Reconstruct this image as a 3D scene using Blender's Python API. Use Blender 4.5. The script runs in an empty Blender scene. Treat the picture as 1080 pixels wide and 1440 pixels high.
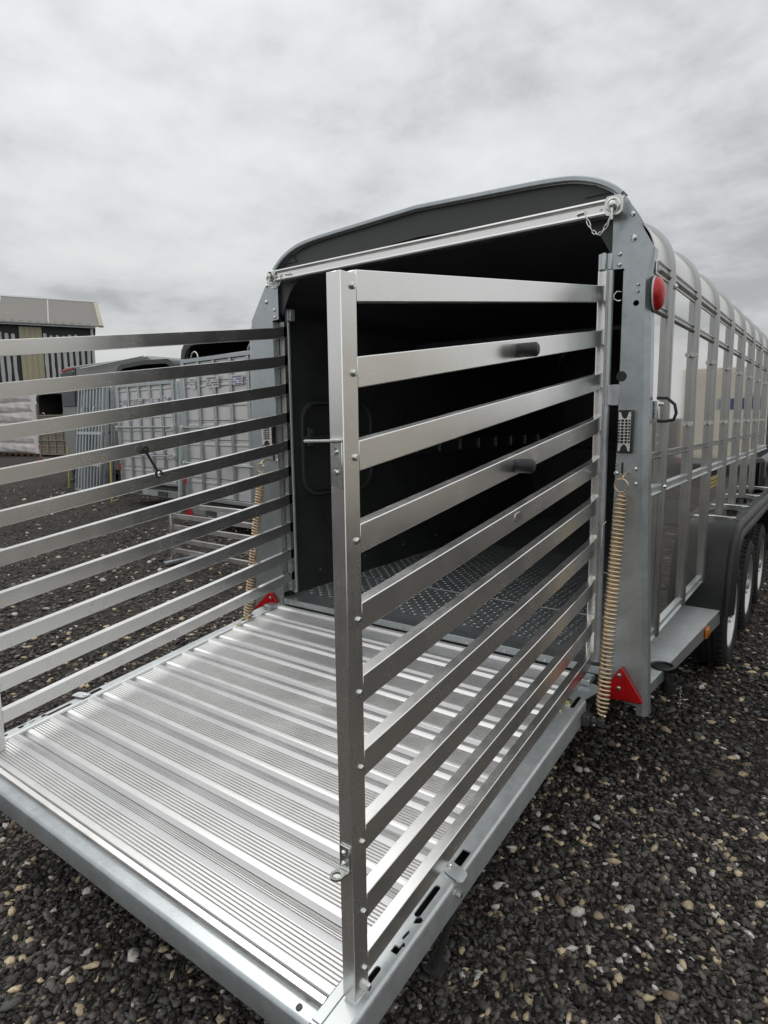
import bpy, bmesh, math, random
import numpy as np
from mathutils import Vector, Matrix
from mathutils.geometry import tessellate_polygon

random.seed(7); RNG = np.random.default_rng(11)
S = bpy.context.scene
COL = S.collection
G = 0.545                      # height of the trailer floor above the ground

# ------------------------------------------------------------------ camera
def cam_axes(yaw, pitch, roll):
    ca, sa, cb, sb, cc, sc = (math.cos(yaw), math.sin(yaw), math.cos(pitch), math.sin(pitch),
                              math.cos(roll), math.sin(roll))
    F = Vector((-sa*cb, ca*cb, sb)); R0 = Vector((ca, sa, 0)); D0 = F.cross(R0)
    return R0*cc + D0*sc, -R0*sc + D0*cc, F
R_, D_, F_ = cam_axes(0.6350, -0.1362, 0.0126)
cd = bpy.data.cameras.new('camera'); cam = bpy.data.objects.new('camera', cd); COL.objects.link(cam)
M = Matrix((( R_.x, -D_.x, -F_.x, 1.4994), (R_.y, -D_.y, -F_.y, -2.2918), (R_.z, -D_.z, -F_.z, 0.9304+G), (0, 0, 0, 1)))
cam.matrix_world = M
cd.sensor_fit = 'VERTICAL'; cd.sensor_height = 36; cd.sensor_width = 27
cd.lens = 880.4/1440*36; cd.shift_x = 0.0009; cd.shift_y = -0.005
cd.clip_start = 0.05; cd.clip_end = 2000
S.camera = cam

# ------------------------------------------------------------------ sky and sun
W = bpy.data.worlds.new('World'); S.world = W; W.use_nodes = True
SUN_EL, SUN_AZ = math.radians(56), math.radians(285)      # azimuth clockwise from +y
def build_world():
    nt = W.node_tree; nt.nodes.clear(); N = nt.nodes.new; L = nt.links.new
    out = N('ShaderNodeOutputWorld')
    sky = N('ShaderNodeTexSky'); sky.sky_type = 'NISHITA'; sky.sun_disc = False
    sky.sun_elevation = SUN_EL; sky.sun_rotation = SUN_AZ; sky.air_density = 1.5; sky.dust_density = 4
    bsky = N('ShaderNodeBackground'); bsky.inputs[1].default_value = 0.10; L(sky.outputs[0], bsky.inputs[0])
    tc = N('ShaderNodeTexCoord'); sep = N('ShaderNodeSeparateXYZ'); L(tc.outputs['Generated'], sep.inputs[0])
    def math_(op, a, b=None, clamp=False):
        m = N('ShaderNodeMath'); m.operation = op; m.use_clamp = clamp
        for i, v in enumerate((a, b)):
            if v is None: continue
            if isinstance(v, (int, float)): m.inputs[i].default_value = v
            else: L(v, m.inputs[i])
        return m.outputs[0]
    z = math_('MAXIMUM', sep.outputs[2], 0.0)
    zz = math_('ADD', z, 0.22)
    cx = math_('DIVIDE', sep.outputs[0], zz); cy = math_('DIVIDE', sep.outputs[1], zz)
    cmb = N('ShaderNodeCombineXYZ'); L(cx, cmb.inputs[0]); L(cy, cmb.inputs[1])
    def noise(scale, detail, rough, off, dist=0.0):
        mp = N('ShaderNodeMapping'); mp.inputs['Location'].default_value = off; L(cmb.outputs[0], mp.inputs[0])
        n = N('ShaderNodeTexNoise'); n.inputs['Scale'].default_value = scale; n.inputs['Detail'].default_value = detail
        n.inputs['Roughness'].default_value = rough; n.inputs['Distortion'].default_value = dist
        L(mp.outputs[0], n.inputs['Vector']); return n.outputs[0]
    n1 = noise(0.85, 6, 0.52, (3.1, 1.7, 0), 0.1); n2 = noise(2.7, 9, 0.58, (7.3, 2.2, 0), 0.1)
    mixn = math_('ADD', math_('MULTIPLY', n1, 0.60), math_('MULTIPLY', n2, 0.40))
    ramp = N('ShaderNodeValToRGB'); cr = ramp.color_ramp; cr.interpolation = 'B_SPLINE'
    cr.elements[0].position = 0.385; cr.elements[0].color = (0.40, 0.42, 0.437, 1)
    cr.elements[1].position = 0.59; cr.elements[1].color = (0.79, 0.80, 0.805, 1)
    e = cr.elements.new(0.47); e.color = (0.64, 0.66, 0.672, 1)
    L(mixn, ramp.inputs[0])
    grad = math_('ADD', math_('MULTIPLY', z, 0.85), 0.80)
    vm = N('ShaderNodeVectorMath'); vm.operation = 'SCALE'; L(ramp.outputs[0], vm.inputs[0]); L(grad, vm.inputs['Scale'])
    # pale band where the cloud deck meets the horizon
    hz = math_('POWER', math_('SUBTRACT', 1.0, z), 14)
    mx = N('ShaderNodeMix'); mx.data_type = 'RGBA'; L(math_('MULTIPLY', hz, 0.75), mx.inputs[0])
    L(vm.outputs[0], mx.inputs[6]); mx.inputs[7].default_value = (0.66, 0.675, 0.70, 1)
    bcl = N('ShaderNodeBackground'); bcl.inputs[1].default_value = 1.0; L(mx.outputs[2], bcl.inputs[0])
    ms = N('ShaderNodeMixShader'); ms.inputs[0].default_value = 0.95
    L(bsky.outputs[0], ms.inputs[1]); L(bcl.outputs[0], ms.inputs[2]); L(ms.outputs[0], out.inputs[0])
build_world()
sd = bpy.data.lights.new('sun', 'SUN'); sd.energy = 0.5; sd.angle = math.radians(25); sd.color = (1, 0.97, 0.93)
so = bpy.data.objects.new('sun', sd); COL.objects.link(so)
sdir = Vector((math.sin(SUN_AZ)*math.cos(SUN_EL), math.cos(SUN_AZ)*math.cos(SUN_EL), math.sin(SUN_EL)))
so.rotation_euler = sdir.to_track_quat('Z', 'Y').to_euler(); so.location = (20, 5, 30)
S.view_settings.view_transform = 'Standard'; S.view_settings.look = 'None'
S.view_settings.exposure = 0.0; S.view_settings.gamma = 1.0
try: S.view_settings.use_curve_mapping = False
except Exception: pass
S.cycles.max_bounces = 8; S.cycles.glossy_bounces = 6

# ------------------------------------------------------------------ materials
MATS = {}
def new_mat(name):
    m = bpy.data.materials.new(name); m.use_nodes = True; nt = m.node_tree
    b = nt.nodes['Principled BSDF']; return m, nt, b
def tex_noise(nt, scale, detail=4, rough=0.55, stretch=(1, 1, 1), src='Object'):
    tc = nt.nodes.new('ShaderNodeTexCoord'); mp = nt.nodes.new('ShaderNodeMapping'); mp.inputs['Scale'].default_value = stretch
    nt.links.new(tc.outputs[src], mp.inputs[0]); n = nt.nodes.new('ShaderNodeTexNoise')
    n.inputs['Scale'].default_value = scale; n.inputs['Detail'].default_value = detail; n.inputs['Roughness'].default_value = rough
    nt.links.new(mp.outputs[0], n.inputs['Vector']); return n
def map_range(nt, sock, a, b, c, d):
    m = nt.nodes.new('ShaderNodeMapRange'); nt.links.new(sock, m.inputs[0])
    for i, v in enumerate((a, b, c, d)): m.inputs[i+1].default_value = v
    return m.outputs[0]
def ramp2(nt, sock, stops):
    r = nt.nodes.new('ShaderNodeValToRGB'); nt.links.new(sock, r.inputs[0]); el = r.color_ramp.elements
    while len(el) < len(stops): el.new(0.5)
    for e, (p, c) in zip(el, stops): e.position = p; e.color = (*c, 1)
    return r.outputs[0]
def bump(nt, b, sock, strength, dist=0.002):
    bp = nt.nodes.new('ShaderNodeBump'); bp.inputs['Strength'].default_value = strength; bp.inputs['Distance'].default_value = dist
    nt.links.new(sock, bp.inputs['Height']); nt.links.new(bp.outputs[0], b.inputs['Normal'])
def mix_val(nt, a, b, f):
    m = nt.nodes.new('ShaderNodeMath'); m.operation = 'MULTIPLY_ADD'
    nt.links.new(a, m.inputs[0]); m.inputs[1].default_value = f; nt.links.new(b, m.inputs[2]); return m.outputs[0]

def metal(name, col, rough, axis=None, metallic=1.0, var=0.10, blotch=9, bumpk=0.08, streak=0.5, scuff=0.0):
    """mill-finish / drawn metal: drawing streaks along one axis, blotches in the gloss, faint dents"""
    if name in MATS: return MATS[name]
    m, nt, b = new_mat(name)
    b.inputs['Metallic'].default_value = metallic
    st = {None: (1, 1, 1), 'x': (0.03, 1, 1), 'y': (1, 0.03, 1), 'z': (1, 1, 0.03)}[axis]
    fine = tex_noise(nt, 160, 3, 0.6, st); big = tex_noise(nt, blotch, 5, 0.6)
    h = mix_val(nt, fine.outputs[0], big.outputs[0], streak)
    lo = [c*(1-var) for c in col]; hi = [min(1, c*(1+var)) for c in col]
    nt.links.new(ramp2(nt, map_range(nt, h, 0.45, 1.0, 0, 1), [(0.0, lo), (1.0, hi)]), b.inputs['Base Color'])
    nt.links.new(map_range(nt, h, 0.4, 1.05, rough*0.72, min(1, rough*1.3)), b.inputs['Roughness'])
    if bumpk:
        wav = tex_noise(nt, 14, 2, 0.5)
        bump(nt, b, mix_val(nt, fine.outputs[0], wav.outputs[0], 0.10), bumpk, 0.004)
    if scuff:
        sp = tex_noise(nt, 70, 6, 0.7); sc2 = tex_noise(nt, 8, 4, 0.6)
        g = nt.nodes.new('ShaderNodeMath'); g.operation = 'MULTIPLY'
        nt.links.new(map_range(nt, sp.outputs[0], 0.62, 0.70, 0, 1), g.inputs[0]); nt.links.new(map_range(nt, sc2.outputs[0], 0.42, 0.62, 0, 1), g.inputs[1])
        old = b.inputs['Base Color'].links[0].from_socket; mx = nt.nodes.new('ShaderNodeMix'); mx.data_type = 'RGBA'
        m2 = nt.nodes.new('ShaderNodeMath'); m2.operation = 'MULTIPLY'; nt.links.new(g.outputs[0], m2.inputs[0]); m2.inputs[1].default_value = scuff
        nt.links.new(m2.outputs[0], mx.inputs[0]); nt.links.new(old, mx.inputs[6]); mx.inputs[7].default_value = (0.20, 0.18, 0.155, 1)
        nt.links.new(mx.outputs[2], b.inputs['Base Color'])
    MATS[name] = m; return m
def galv(name, col, rough, metallic=0.75, spangle=55):
    if name in MATS: return MATS[name]
    m, nt, b = new_mat(name); b.inputs['Metallic'].default_value = metallic
    tc = nt.nodes.new('ShaderNodeTexCoord')
    v = nt.nodes.new('ShaderNodeTexVoronoi'); v.inputs['Scale'].default_value = spangle; nt.links.new(tc.outputs['Object'], v.inputs['Vector'])
    sp = nt.nodes.new('ShaderNodeSeparateColor'); nt.links.new(v.outputs['Color'], sp.inputs[0])
    n = tex_noise(nt, 6, 6, 0.62)
    h = mix_val(nt, sp.outputs[0], n.outputs[0], 0.16)
    nt.links.new(ramp2(nt, map_range(nt, h, 0.4, 0.85, 0, 1), [(0, [c*0.86 for c in col]), (1, [c*1.12 for c in col])]), b.inputs['Base Color'])
    nt.links.new(map_range(nt, h, 0.35, 0.9, rough*0.8, rough*1.25), b.inputs['Roughness'])
    bump(nt, b, n.outputs[0], 0.06, 0.004)
    MATS[name] = m; return m
def paint(name, col, rough=0.5, var=0.12, scale=12, bumpk=0.0, spec=0.5, dirt=None):
    if name in MATS: return MATS[name]
    m, nt, b = new_mat(name)
    n = tex_noise(nt, scale, 6, 0.6)
    stops = [(0.3, [c*(1-var) for c in col]), (0.7, [min(1, c*(1+var)) for c in col])]
    if dirt: stops = [(0.22, dirt)] + stops
    nt.links.new(ramp2(nt, n.outputs[0], stops), b.inputs['Base Color'])
    nt.links.new(map_range(nt, n.outputs[0], 0.3, 0.7, rough*0.8, min(1, rough*1.2)), b.inputs['Roughness'])
    b.inputs['Specular IOR Level'].default_value = spec
    if bumpk:
        f = tex_noise(nt, 260, 3, 0.6); bump(nt, b, f.outputs[0], bumpk, 0.002)
    MATS[name] = m; return m

ALU_Y = metal('aluminium_drawn_along_y', (0.87, 0.86, 0.835), 0.26, 'y', var=0.035, metallic=0.93, bumpk=0.006, streak=0.3)
ALU_Z = metal('aluminium_drawn_upright', (0.84, 0.83, 0.805), 0.28, 'z', var=0.035, metallic=0.93, bumpk=0.006, streak=0.3)
ALU_X = metal('aluminium_drawn_across', (0.86, 0.845, 0.825), 0.30, 'x', var=0.06, bumpk=0.02)
TREAD = metal('aluminium_tread_plank', (0.79, 0.785, 0.775), 0.43, 'x', metallic=0.80, var=0.07, blotch=5, bumpk=0.03, scuff=0.55)
PANEL = metal('polished_aluminium_panel', (0.82, 0.805, 0.775), 0.06, None, metallic=0.93, var=0.02, blotch=2.5, bumpk=0.0, streak=0.1)
BOWM = metal('anodised_aluminium_bow', (0.42, 0.424, 0.412), 0.30, 'z', var=0.06, bumpk=0.01)
ROOFM = metal('pale_roof_sheet', (0.80, 0.785, 0.735), 0.24, None, metallic=0.25, var=0.05, blotch=6, bumpk=0.01)
GALV = galv('galvanised_steel', (0.47, 0.505, 0.515), 0.32, 0.70)
GALVL = galv('galvanised_steel_bright', (0.60, 0.63, 0.635), 0.36, 0.62)
GALVD = galv('galvanised_tread_plate', (0.50, 0.525, 0.53), 0.36, 0.65)
ZINC = metal('zinc_plated_fitting', (0.72, 0.74, 0.70), 0.24, None, var=0.1, blotch=40)
SPRINGM = metal('passivated_spring_wire', (0.72, 0.57, 0.39), 0.34, None, metallic=0.9, var=0.28, blotch=4)
BLACKP = paint('black_plastic', (0.022, 0.022, 0.022), 0.42, bumpk=0.05)
FENDER = paint('grained_black_plastic', (0.014, 0.0145, 0.014), 0.46, var=0.08, bumpk=0.35)
RUBBER = paint('tyre_rubber', (0.016, 0.016, 0.016), 0.75, bumpk=0.1)
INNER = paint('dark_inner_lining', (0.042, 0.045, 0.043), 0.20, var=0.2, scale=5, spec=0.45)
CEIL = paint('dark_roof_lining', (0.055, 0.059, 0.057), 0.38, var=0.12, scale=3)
DARKST = paint('dark_chassis_steel', (0.05, 0.052, 0.052), 0.5)
RED = paint('red_reflector_plastic', (0.50, 0.008, 0.010), 0.18, var=0.22, scale=25, bumpk=0.35)
AMBER = paint('amber_plastic', (0.55, 0.16, 0.02), 0.2)
LENS = metal('faceted_lamp_reflector', (0.85, 0.83, 0.80), 0.25, None, metallic=0.55, var=0.1, blotch=200)
WHITEP = paint('white_plastic', (0.72, 0.72, 0.70), 0.4, var=0.05)
CREAMP = paint('cream_painted_panel', (0.72, 0.67, 0.57), 0.45, var=0.05, scale=2)
BLUEP = paint('blue_print', (0.03, 0.05, 0.22), 0.4)
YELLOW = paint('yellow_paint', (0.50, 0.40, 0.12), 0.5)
GREYB = paint('grey_bodywork', (0.25, 0.25, 0.245), 0.35, var=0.06, scale=2)
BLACKG = paint('black_gloss', (0.012, 0.013, 0.015), 0.08, var=0.1)
WRAP = paint('white_plastic_wrap', (0.80, 0.76, 0.74), 0.38, var=0.10, scale=2.2)
WOOD = paint('weathered_wood', (0.24, 0.15, 0.09), 0.8, var=0.25, scale=9)
BARNK = paint('black_barn_cladding', (0.030, 0.032, 0.034), 0.7, var=0.3, scale=1.5)
BARNG = paint('grey_trim_and_rib_shading', (0.46, 0.46, 0.455), 0.7, var=0.10, scale=2)  # grey of the trim, also of the strips standing for rib shading
BARNC = paint('cream_sheet', (0.38, 0.35, 0.24), 0.6, var=0.10, scale=1.2)
BARNR = paint('fibre_cement_roof', (0.23, 0.215, 0.195), 0.9, var=0.15, scale=0.8)
BROWNT = paint('mud_stained_metal', (0.26, 0.23, 0.18), 0.6, var=0.25, scale=4)
STICK = paint('white_sticker', (0.70, 0.70, 0.71), 0.45, var=0.04)
# ------------------------------------------------------------------ mesh builder
class MB:
    def __init__(s): s.v = []; s.f = []
    def add(s, vs, fs):
        o = len(s.v); s.v += [tuple(p) for p in vs]; s.f += [tuple(i+o for i in f) for f in fs]; return s
    def box(s, x0, x1, y0, y1, z0, z1):
        return s.hexa([(x0,y0,z0),(x1,y0,z0),(x1,y1,z0),(x0,y1,z0),(x0,y0,z1),(x1,y0,z1),(x1,y1,z1),(x0,y1,z1)])
    def hexa(s, p):
        return s.add(p, [(3,2,1,0),(4,5,6,7),(0,1,5,4),(1,2,6,5),(2,3,7,6),(3,0,4,7)])
    def beam(s, a, b, w, h, up=(0,0,1)):
        a = Vector(a); b = Vector(b); d = (b-a).normalized(); r = d.cross(Vector(up))
        r = r.normalized() if r.length > 1e-6 else Vector((1,0,0)); u = r.cross(d)
        p = [q + r*(w/2)*i + u*(h/2)*j for q in (a, b) for i, j in ((-1,-1),(1,-1),(1,1),(-1,1))]
        return s.add(p, [(0,1,2,3),(7,6,5,4),(0,4,5,1),(1,5,6,2),(2,6,7,3),(3,7,4,0)])
    def tube(s, path, r, n=8, closed=False, up=None):
        P = [Vector(p) for p in path]; k = len(P); vs = []; prev = None
        for i in range(k):
            t = (P[(i+1) % k]-P[i-1]) if closed else (P[min(i+1,k-1)]-P[max(i-1,0)])
            t.normalize()
            ref = prev if prev is not None else (Vector(up) if up else (Vector((0,0,1)) if abs(t.z) < 0.9 else Vector((1,0,0))))
            a = t.cross(ref)
            if a.length < 1e-5: a = t.cross(Vector((0.3,0.9,0.1)))
            a.normalize(); b = a.cross(t); prev = b
            rr = r[i] if hasattr(r, '__len__') else r
            vs += [P[i] + a*(rr*math.cos(2*math.pi*j/n)) + b*(rr*math.sin(2*math.pi*j/n)) for j in range(n)]
        fs = []
        for i in range(k if closed else k-1):
            i2 = (i+1) % k
            for j in range(n): fs.append((i*n+j, i*n+(j+1)%n, i2*n+(j+1)%n, i2*n+j))
        if not closed: fs += [tuple(range(n-1,-1,-1)), tuple((k-1)*n+j for j in range(n))]
        return s.add(vs, fs)
    def cyl(s, a, b, r, n=16, r2=None): return s.tube([a, b], [r, r if r2 is None else r2], n)
    def torus(s, c, axis, R, r, n=20, m=6, sx=1.0, sy=1.0):
        A = Vector(axis).normalized(); u = A.orthogonal().normalized(); w = A.cross(u); c = Vector(c)
        return s.tube([c + u*(R*sx*math.cos(t)) + w*(R*sy*math.sin(t)) for t in [2*math.pi*i/n for i in range(n)]], r, m, True)
    def prism(s, poly, fn, w0, w1, holes=()):
        loops = [list(poly)] + [list(h) for h in holes]
        flat = [p for l in loops for p in l]
        tris = tessellate_polygon([[Vector((p[0], p[1], 0)) for p in l] for l in loops]); k = len(flat)
        vs = [fn(p[0], p[1], w0) for p in flat] + [fn(p[0], p[1], w1) for p in flat]
        fs = []
        for t in tris:
            fs.append(tuple(t)); fs.append(tuple(i+k for i in reversed(t)))
        o = 0
        for l in loops:
            m = len(l)
            for i in range(m):
                j = (i+1) % m; fs.append((o+i, o+j, k+o+j, k+o+i))
            o += m
        return s.add(vs, fs)
    def lathe(s, prof, c, axis='x', n=28):
        vs = []; c = Vector(c)
        for (a, r) in prof:
            for j in range(n):
                t = 2*math.pi*j/n; p = (a, r*math.cos(t), r*math.sin(t))
                vs.append(c + Vector(p if axis == 'x' else ((p[1], a, p[2]) if axis == 'y' else (p[1], p[2], a))))
        fs = [(i*n+j, i*n+(j+1)%n, (i+1)*n+(j+1)%n, (i+1)*n+j) for i in range(len(prof)-1) for j in range(n)]
        return s.add(vs, fs)
    def build(s, name, mat, parent=None, bevel=0.0, seg=1, ang=35, dz=None, smooth=True, label=None, kind=None):
        dz = G if dz is None else dz
        me = bpy.data.meshes.new(name); me.from_pydata([(x, y, z+dz) for x, y, z in s.v], [], s.f); me.materials.append(mat)
        bm = bmesh.new(); bm.from_mesh(me); bmesh.ops.recalc_face_normals(bm, faces=bm.faces); bm.to_mesh(me); bm.free()
        if smooth:
            for p in me.polygons: p.use_smooth = True
            me.set_sharp_from_angle(angle=math.radians(ang))
        o = bpy.data.objects.new(name, me); COL.objects.link(o)
        if parent: o.parent = parent
        if bevel:
            b = o.modifiers.new('bevel', 'BEVEL'); b.width = bevel; b.segments = seg; b.limit_method = 'ANGLE'; b.angle_limit = math.radians(40)
            b.harden_normals = False
        if label: o['label'] = label
        if kind: o['kind'] = kind
        return o
def tag(o, label=None, cat=None, group=None, kind=None):
    for k, v in (('label', label), ('category', cat), ('group', group), ('kind', kind)):
        if v: o[k] = v
    return o
def empty(name, label, cat, group=None, loc=(0, 0, 0)):
    o = bpy.data.objects.new(name, None); COL.objects.link(o); o.location = loc; o.empty_display_size = 0.2
    return tag(o, label, cat, group)
def dup(o, parent, off=(0, 0, 0)):
    c = o.copy(); COL.objects.link(c); c.parent = parent; c.location = Vector(o.location) + Vector(off); return c
def rounded(x0, x1, y0, y1, r, n=4):
    pts = []
    for cx, cy, a in ((x1-r, y0+r, -90), (x1-r, y1-r, 0), (x0+r, y1-r, 90), (x0+r, y0+r, 180)):
        pts += [(cx+r*math.cos(math.radians(a+90*i/n)), cy+r*math.sin(math.radians(a+90*i/n))) for i in range(n+1)]
    return pts
def circle(cx, cy, r, n=16): return [(cx+r*math.cos(2*math.pi*i/n), cy+r*math.sin(2*math.pi*i/n)) for i in range(n)]
def XZ(u, v, w): return (u, w, v)
def YZ(u, v, w): return (w, u, v)
def XY(u, v, w): return (u, v, w)

# ------------------------------------------------------------------ ground
def build_ground():
    m, nt, b = new_mat('dark_gravel')
    tc = nt.nodes.new('ShaderNodeTexCoord')
    def vor(scale):
        v = nt.nodes.new('ShaderNodeTexVoronoi'); v.inputs['Scale'].default_value = scale; nt.links.new(tc.outputs['Object'], v.inputs['Vector']); return v
    v1 = vor(42); v2 = vor(95)
    s1 = nt.nodes.new('ShaderNodeSeparateColor'); nt.links.new(v1.outputs['Color'], s1.inputs[0])
    s2 = nt.nodes.new('ShaderNodeSeparateColor'); nt.links.new(v2.outputs['Color'], s2.inputs[0])
    c1 = ramp2(nt, s1.outputs[0], [(0, (0.010, 0.009, 0.008)), (0.55, (0.030, 0.026, 0.023)), (0.86, (0.075, 0.066, 0.057)), (0.95, (0.17, 0.13, 0.09)), (1.0, (0.34, 0.30, 0.24))])
    c2 = ramp2(nt, s2.outputs[0], [(0, (0.008, 0.007, 0.007)), (0.8, (0.045, 0.038, 0.034)), (1.0, (0.13, 0.105, 0.08))])
    big = tex_noise(nt, 0.35, 5, 0.6)
    mx = nt.nodes.new('ShaderNodeMix'); mx.data_type = 'RGBA'; mx.inputs[0].default_value = 0.45
    nt.links.new(c1, mx.inputs[6]); nt.links.new(c2, mx.inputs[7])
    mul = nt.nodes.new('ShaderNodeVectorMath'); mul.operation = 'SCALE'; nt.links.new(mx.outputs[2], mul.inputs[0])
    nt.links.new(map_range(nt, big.outputs[0], 0.3, 0.7, 0.75, 1.35), mul.inputs['Scale'])
    nt.links.new(mul.outputs[0], b.inputs['Base Color']); b.inputs['Roughness'].default_value = 0.85
    b.inputs['Specular IOR Level'].default_value = 0.3
    bump(nt, b, mix_val(nt, v1.outputs['Distance'], v2.outputs['Distance'], 1.6), 0.9, 0.012)
    # a gently uneven sheet near the camera, flat far out
    xs = np.concatenate([[-600, -200, -90], np.linspace(-45, 15, 121), [60, 200, 600]])
    ys = np.concatenate([[-600, -150, -40], np.linspace(-12, 40, 105), [90, 250, 900]])
    X, Y = np.meshgrid(xs, ys, indexing='ij')
    Z = 0.010*np.sin(X*1.3+Y*0.7) + 0.008*np.sin(Y*2.1-X*0.5) + 0.006*np.sin(X*3.1+1.0)*np.sin(Y*2.7)
    Z = np.where((np.abs(X) < 50) & (np.abs(Y) < 50), Z, 0) - 0.02
    ni, nj = X.shape
    vs = np.stack([X, Y, Z], -1).reshape(-1, 3)
    fs = [(i*nj+j, (i+1)*nj+j, (i+1)*nj+j+1, i*nj+j+1) for i in range(ni-1) for j in range(nj-1)]
    me = bpy.data.meshes.new('gravel_ground'); me.from_pydata(vs.tolist(), [], fs); me.materials.append(m)
    for p in me.polygons: p.use_smooth = True
    o = bpy.data.objects.new('gravel_ground', me); COL.objects.link(o)
    tag(o, 'dark crushed gravel yard stretching under the trailers', None, None, 'structure')
build_ground()

def build_stones():
    t = (1+5**0.5)/2
    ico = np.array([(-1,t,0),(1,t,0),(-1,-t,0),(1,-t,0),(0,-1,t),(0,1,t),(0,-1,-t),(0,1,-t),(t,0,-1),(t,0,1),(-t,0,-1),(-t,0,1)], float)
    ico /= np.linalg.norm(ico[0])
    tri = np.array([(0,11,5),(0,5,1),(0,1,7),(0,7,10),(0,10,11),(1,5,9),(5,11,4),(11,10,2),(10,7,6),(7,1,8),(3,9,4),(3,4,2),(3,2,6),(3,6,8),(3,8,9),(4,9,5),(2,4,11),(6,2,10),(8,6,7),(9,8,1)])
    cx, cy = 1.4994, -2.2918
    def ring(r0, r1, dens, smin, smax, half=52):
        n = int(dens*math.radians(2*half)*0.5*(r1*r1-r0*r0))
        r = np.sqrt(RNG.uniform(r0*r0, r1*r1, n)); a = math.radians(90)+0.635+RNG.uniform(-math.radians(half), math.radians(half), n)
        s = smin+(smax-smin)*RNG.beta(1.3, 3.4, n)
        return np.stack([cx+r*np.cos(a), cy+r*np.sin(a)], 1), s
    parts = [ring(0.4, 2.6, 6800, 0.0045, 0.017, 80), ring(2.6, 5.0, 1900, 0.006, 0.022), ring(5.0, 9.5, 330, 0.009, 0.027), ring(9.5, 18, 45, 0.013, 0.032)]
    P = np.concatenate([p for p, s in parts]); sz = np.concatenate([s for p, s in parts]); n = len(P); sz = np.where(RNG.uniform(0, 1, n) > 0.985, sz*1.6, sz)
    kind = RNG.uniform(0, 1, n); sz = np.where(kind > 0.94, sz*1.28, sz)
    V = np.repeat(ico[None], n, 0) * (1+RNG.uniform(-0.24, 0.24, (n, 12, 1)))
    V += RNG.uniform(-0.17, 0.17, V.shape)
    sc = np.stack([RNG.uniform(0.8, 1.75, n), RNG.uniform(0.55, 1.1, n), RNG.uniform(0.30, 0.75, n)], 1)
    V *= sc[:, None, :]
    a = RNG.uniform(0, 2*math.pi, n); ti = RNG.normal(0, 0.35, n)
    ct, st = np.cos(ti)[:, None], np.sin(ti)[:, None]
    y, z = V[..., 1].copy(), V[..., 2].copy(); V[..., 1] = y*ct-z*st; V[..., 2] = y*st+z*ct
    ca, sa = np.cos(a)[:, None], np.sin(a)[:, None]
    x, y = V[..., 0].copy(), V[..., 1].copy(); V[..., 0] = x*ca-y*sa; V[..., 1] = x*sa+y*ca
    V *= sz[:, None, None]
    X, Y = P[:, 0], P[:, 1]
    gz = 0.010*np.sin(X*1.3+Y*0.7)+0.008*np.sin(Y*2.1-X*0.5)+0.006*np.sin(X*3.1+1.0)*np.sin(Y*2.7)-0.02
    V[..., 0] += X[:, None]; V[..., 1] += Y[:, None]; V[..., 2] += (gz+sz*RNG.uniform(-0.1, 0.5, n))[:, None]
    # what each stone is made of
    colr = np.zeros((n, 3)); base = 0.020+0.15*RNG.uniform(0, 1, n)**2.0
    colr[:] = base[:, None]*np.array([1.12, 0.98, 0.85])
    g = kind > 0.80; colr[g] = RNG.uniform(0.06, 0.15, g.sum())[:, None]*np.array([1.0, 0.97, 0.93])
    br = (kind > 0.925); colr[br] = RNG.uniform(0.09, 0.22, br.sum())[:, None]*np.array([1.12, 0.86, 0.60])
    ta = (kind > 0.947); colr[ta] = RNG.uniform(0.34, 0.66, ta.sum())[:, None]*np.array([1.10, 0.88, 0.58])
    wh = kind > 0.983; colr[wh] = RNG.uniform(0.50, 0.72, wh.sum())[:, None]*np.array([1.02, 0.97, 0.88])
    nv = n*12; nf = n*20
    F = (tri[None]+(np.arange(n)*12)[:, None, None]).reshape(-1)
    me = bpy.data.meshes.new('loose_gravel'); me.vertices.add(nv); me.vertices.foreach_set('co', V.reshape(-1))
    me.loops.add(nf*3); me.loops.foreach_set('vertex_index', F.astype(np.int32))
    me.polygons.add(nf); me.polygons.foreach_set('loop_start', np.arange(0, nf*3, 3, dtype=np.int32))
    try: me.polygons.foreach_set('loop_total', np.full(nf, 3, dtype=np.int32))
    except Exception: pass
    at = me.color_attributes.new('stone', 'FLOAT_COLOR', 'POINT')
    rgba = np.ones((nv, 4)); rgba[:, :3] = np.repeat(colr, 12, 0); at.data.foreach_set('color', rgba.reshape(-1))
    me.update(); me.validate()
    m, nt, b = new_mat('loose_stone'); ca_ = nt.nodes.new('ShaderNodeVertexColor'); ca_.layer_name = 'stone'
    nz = tex_noise(nt, 110, 4, 0.65); mul = nt.nodes.new('ShaderNodeVectorMath'); mul.operation = 'SCALE'
    nt.links.new(ca_.outputs[0], mul.inputs[0]); nt.links.new(map_range(nt, nz.outputs[0], 0.3, 0.7, 0.6, 1.35), mul.inputs['Scale'])
    nt.links.new(mul.outputs[0], b.inputs['Base Color']); b.inputs['Roughness'].default_value = 0.72; b.inputs['Specular IOR Level'].default_value = 0.4
    bump(nt, b, nz.outputs[0], 0.5, 0.004)
    me.materials.append(m); o = bpy.data.objects.new('loose_gravel', me); COL.objects.link(o)
    tag(o, 'loose dark gravel with scattered tan and white pebbles', None, None, 'stuff')
build_stones()

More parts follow.
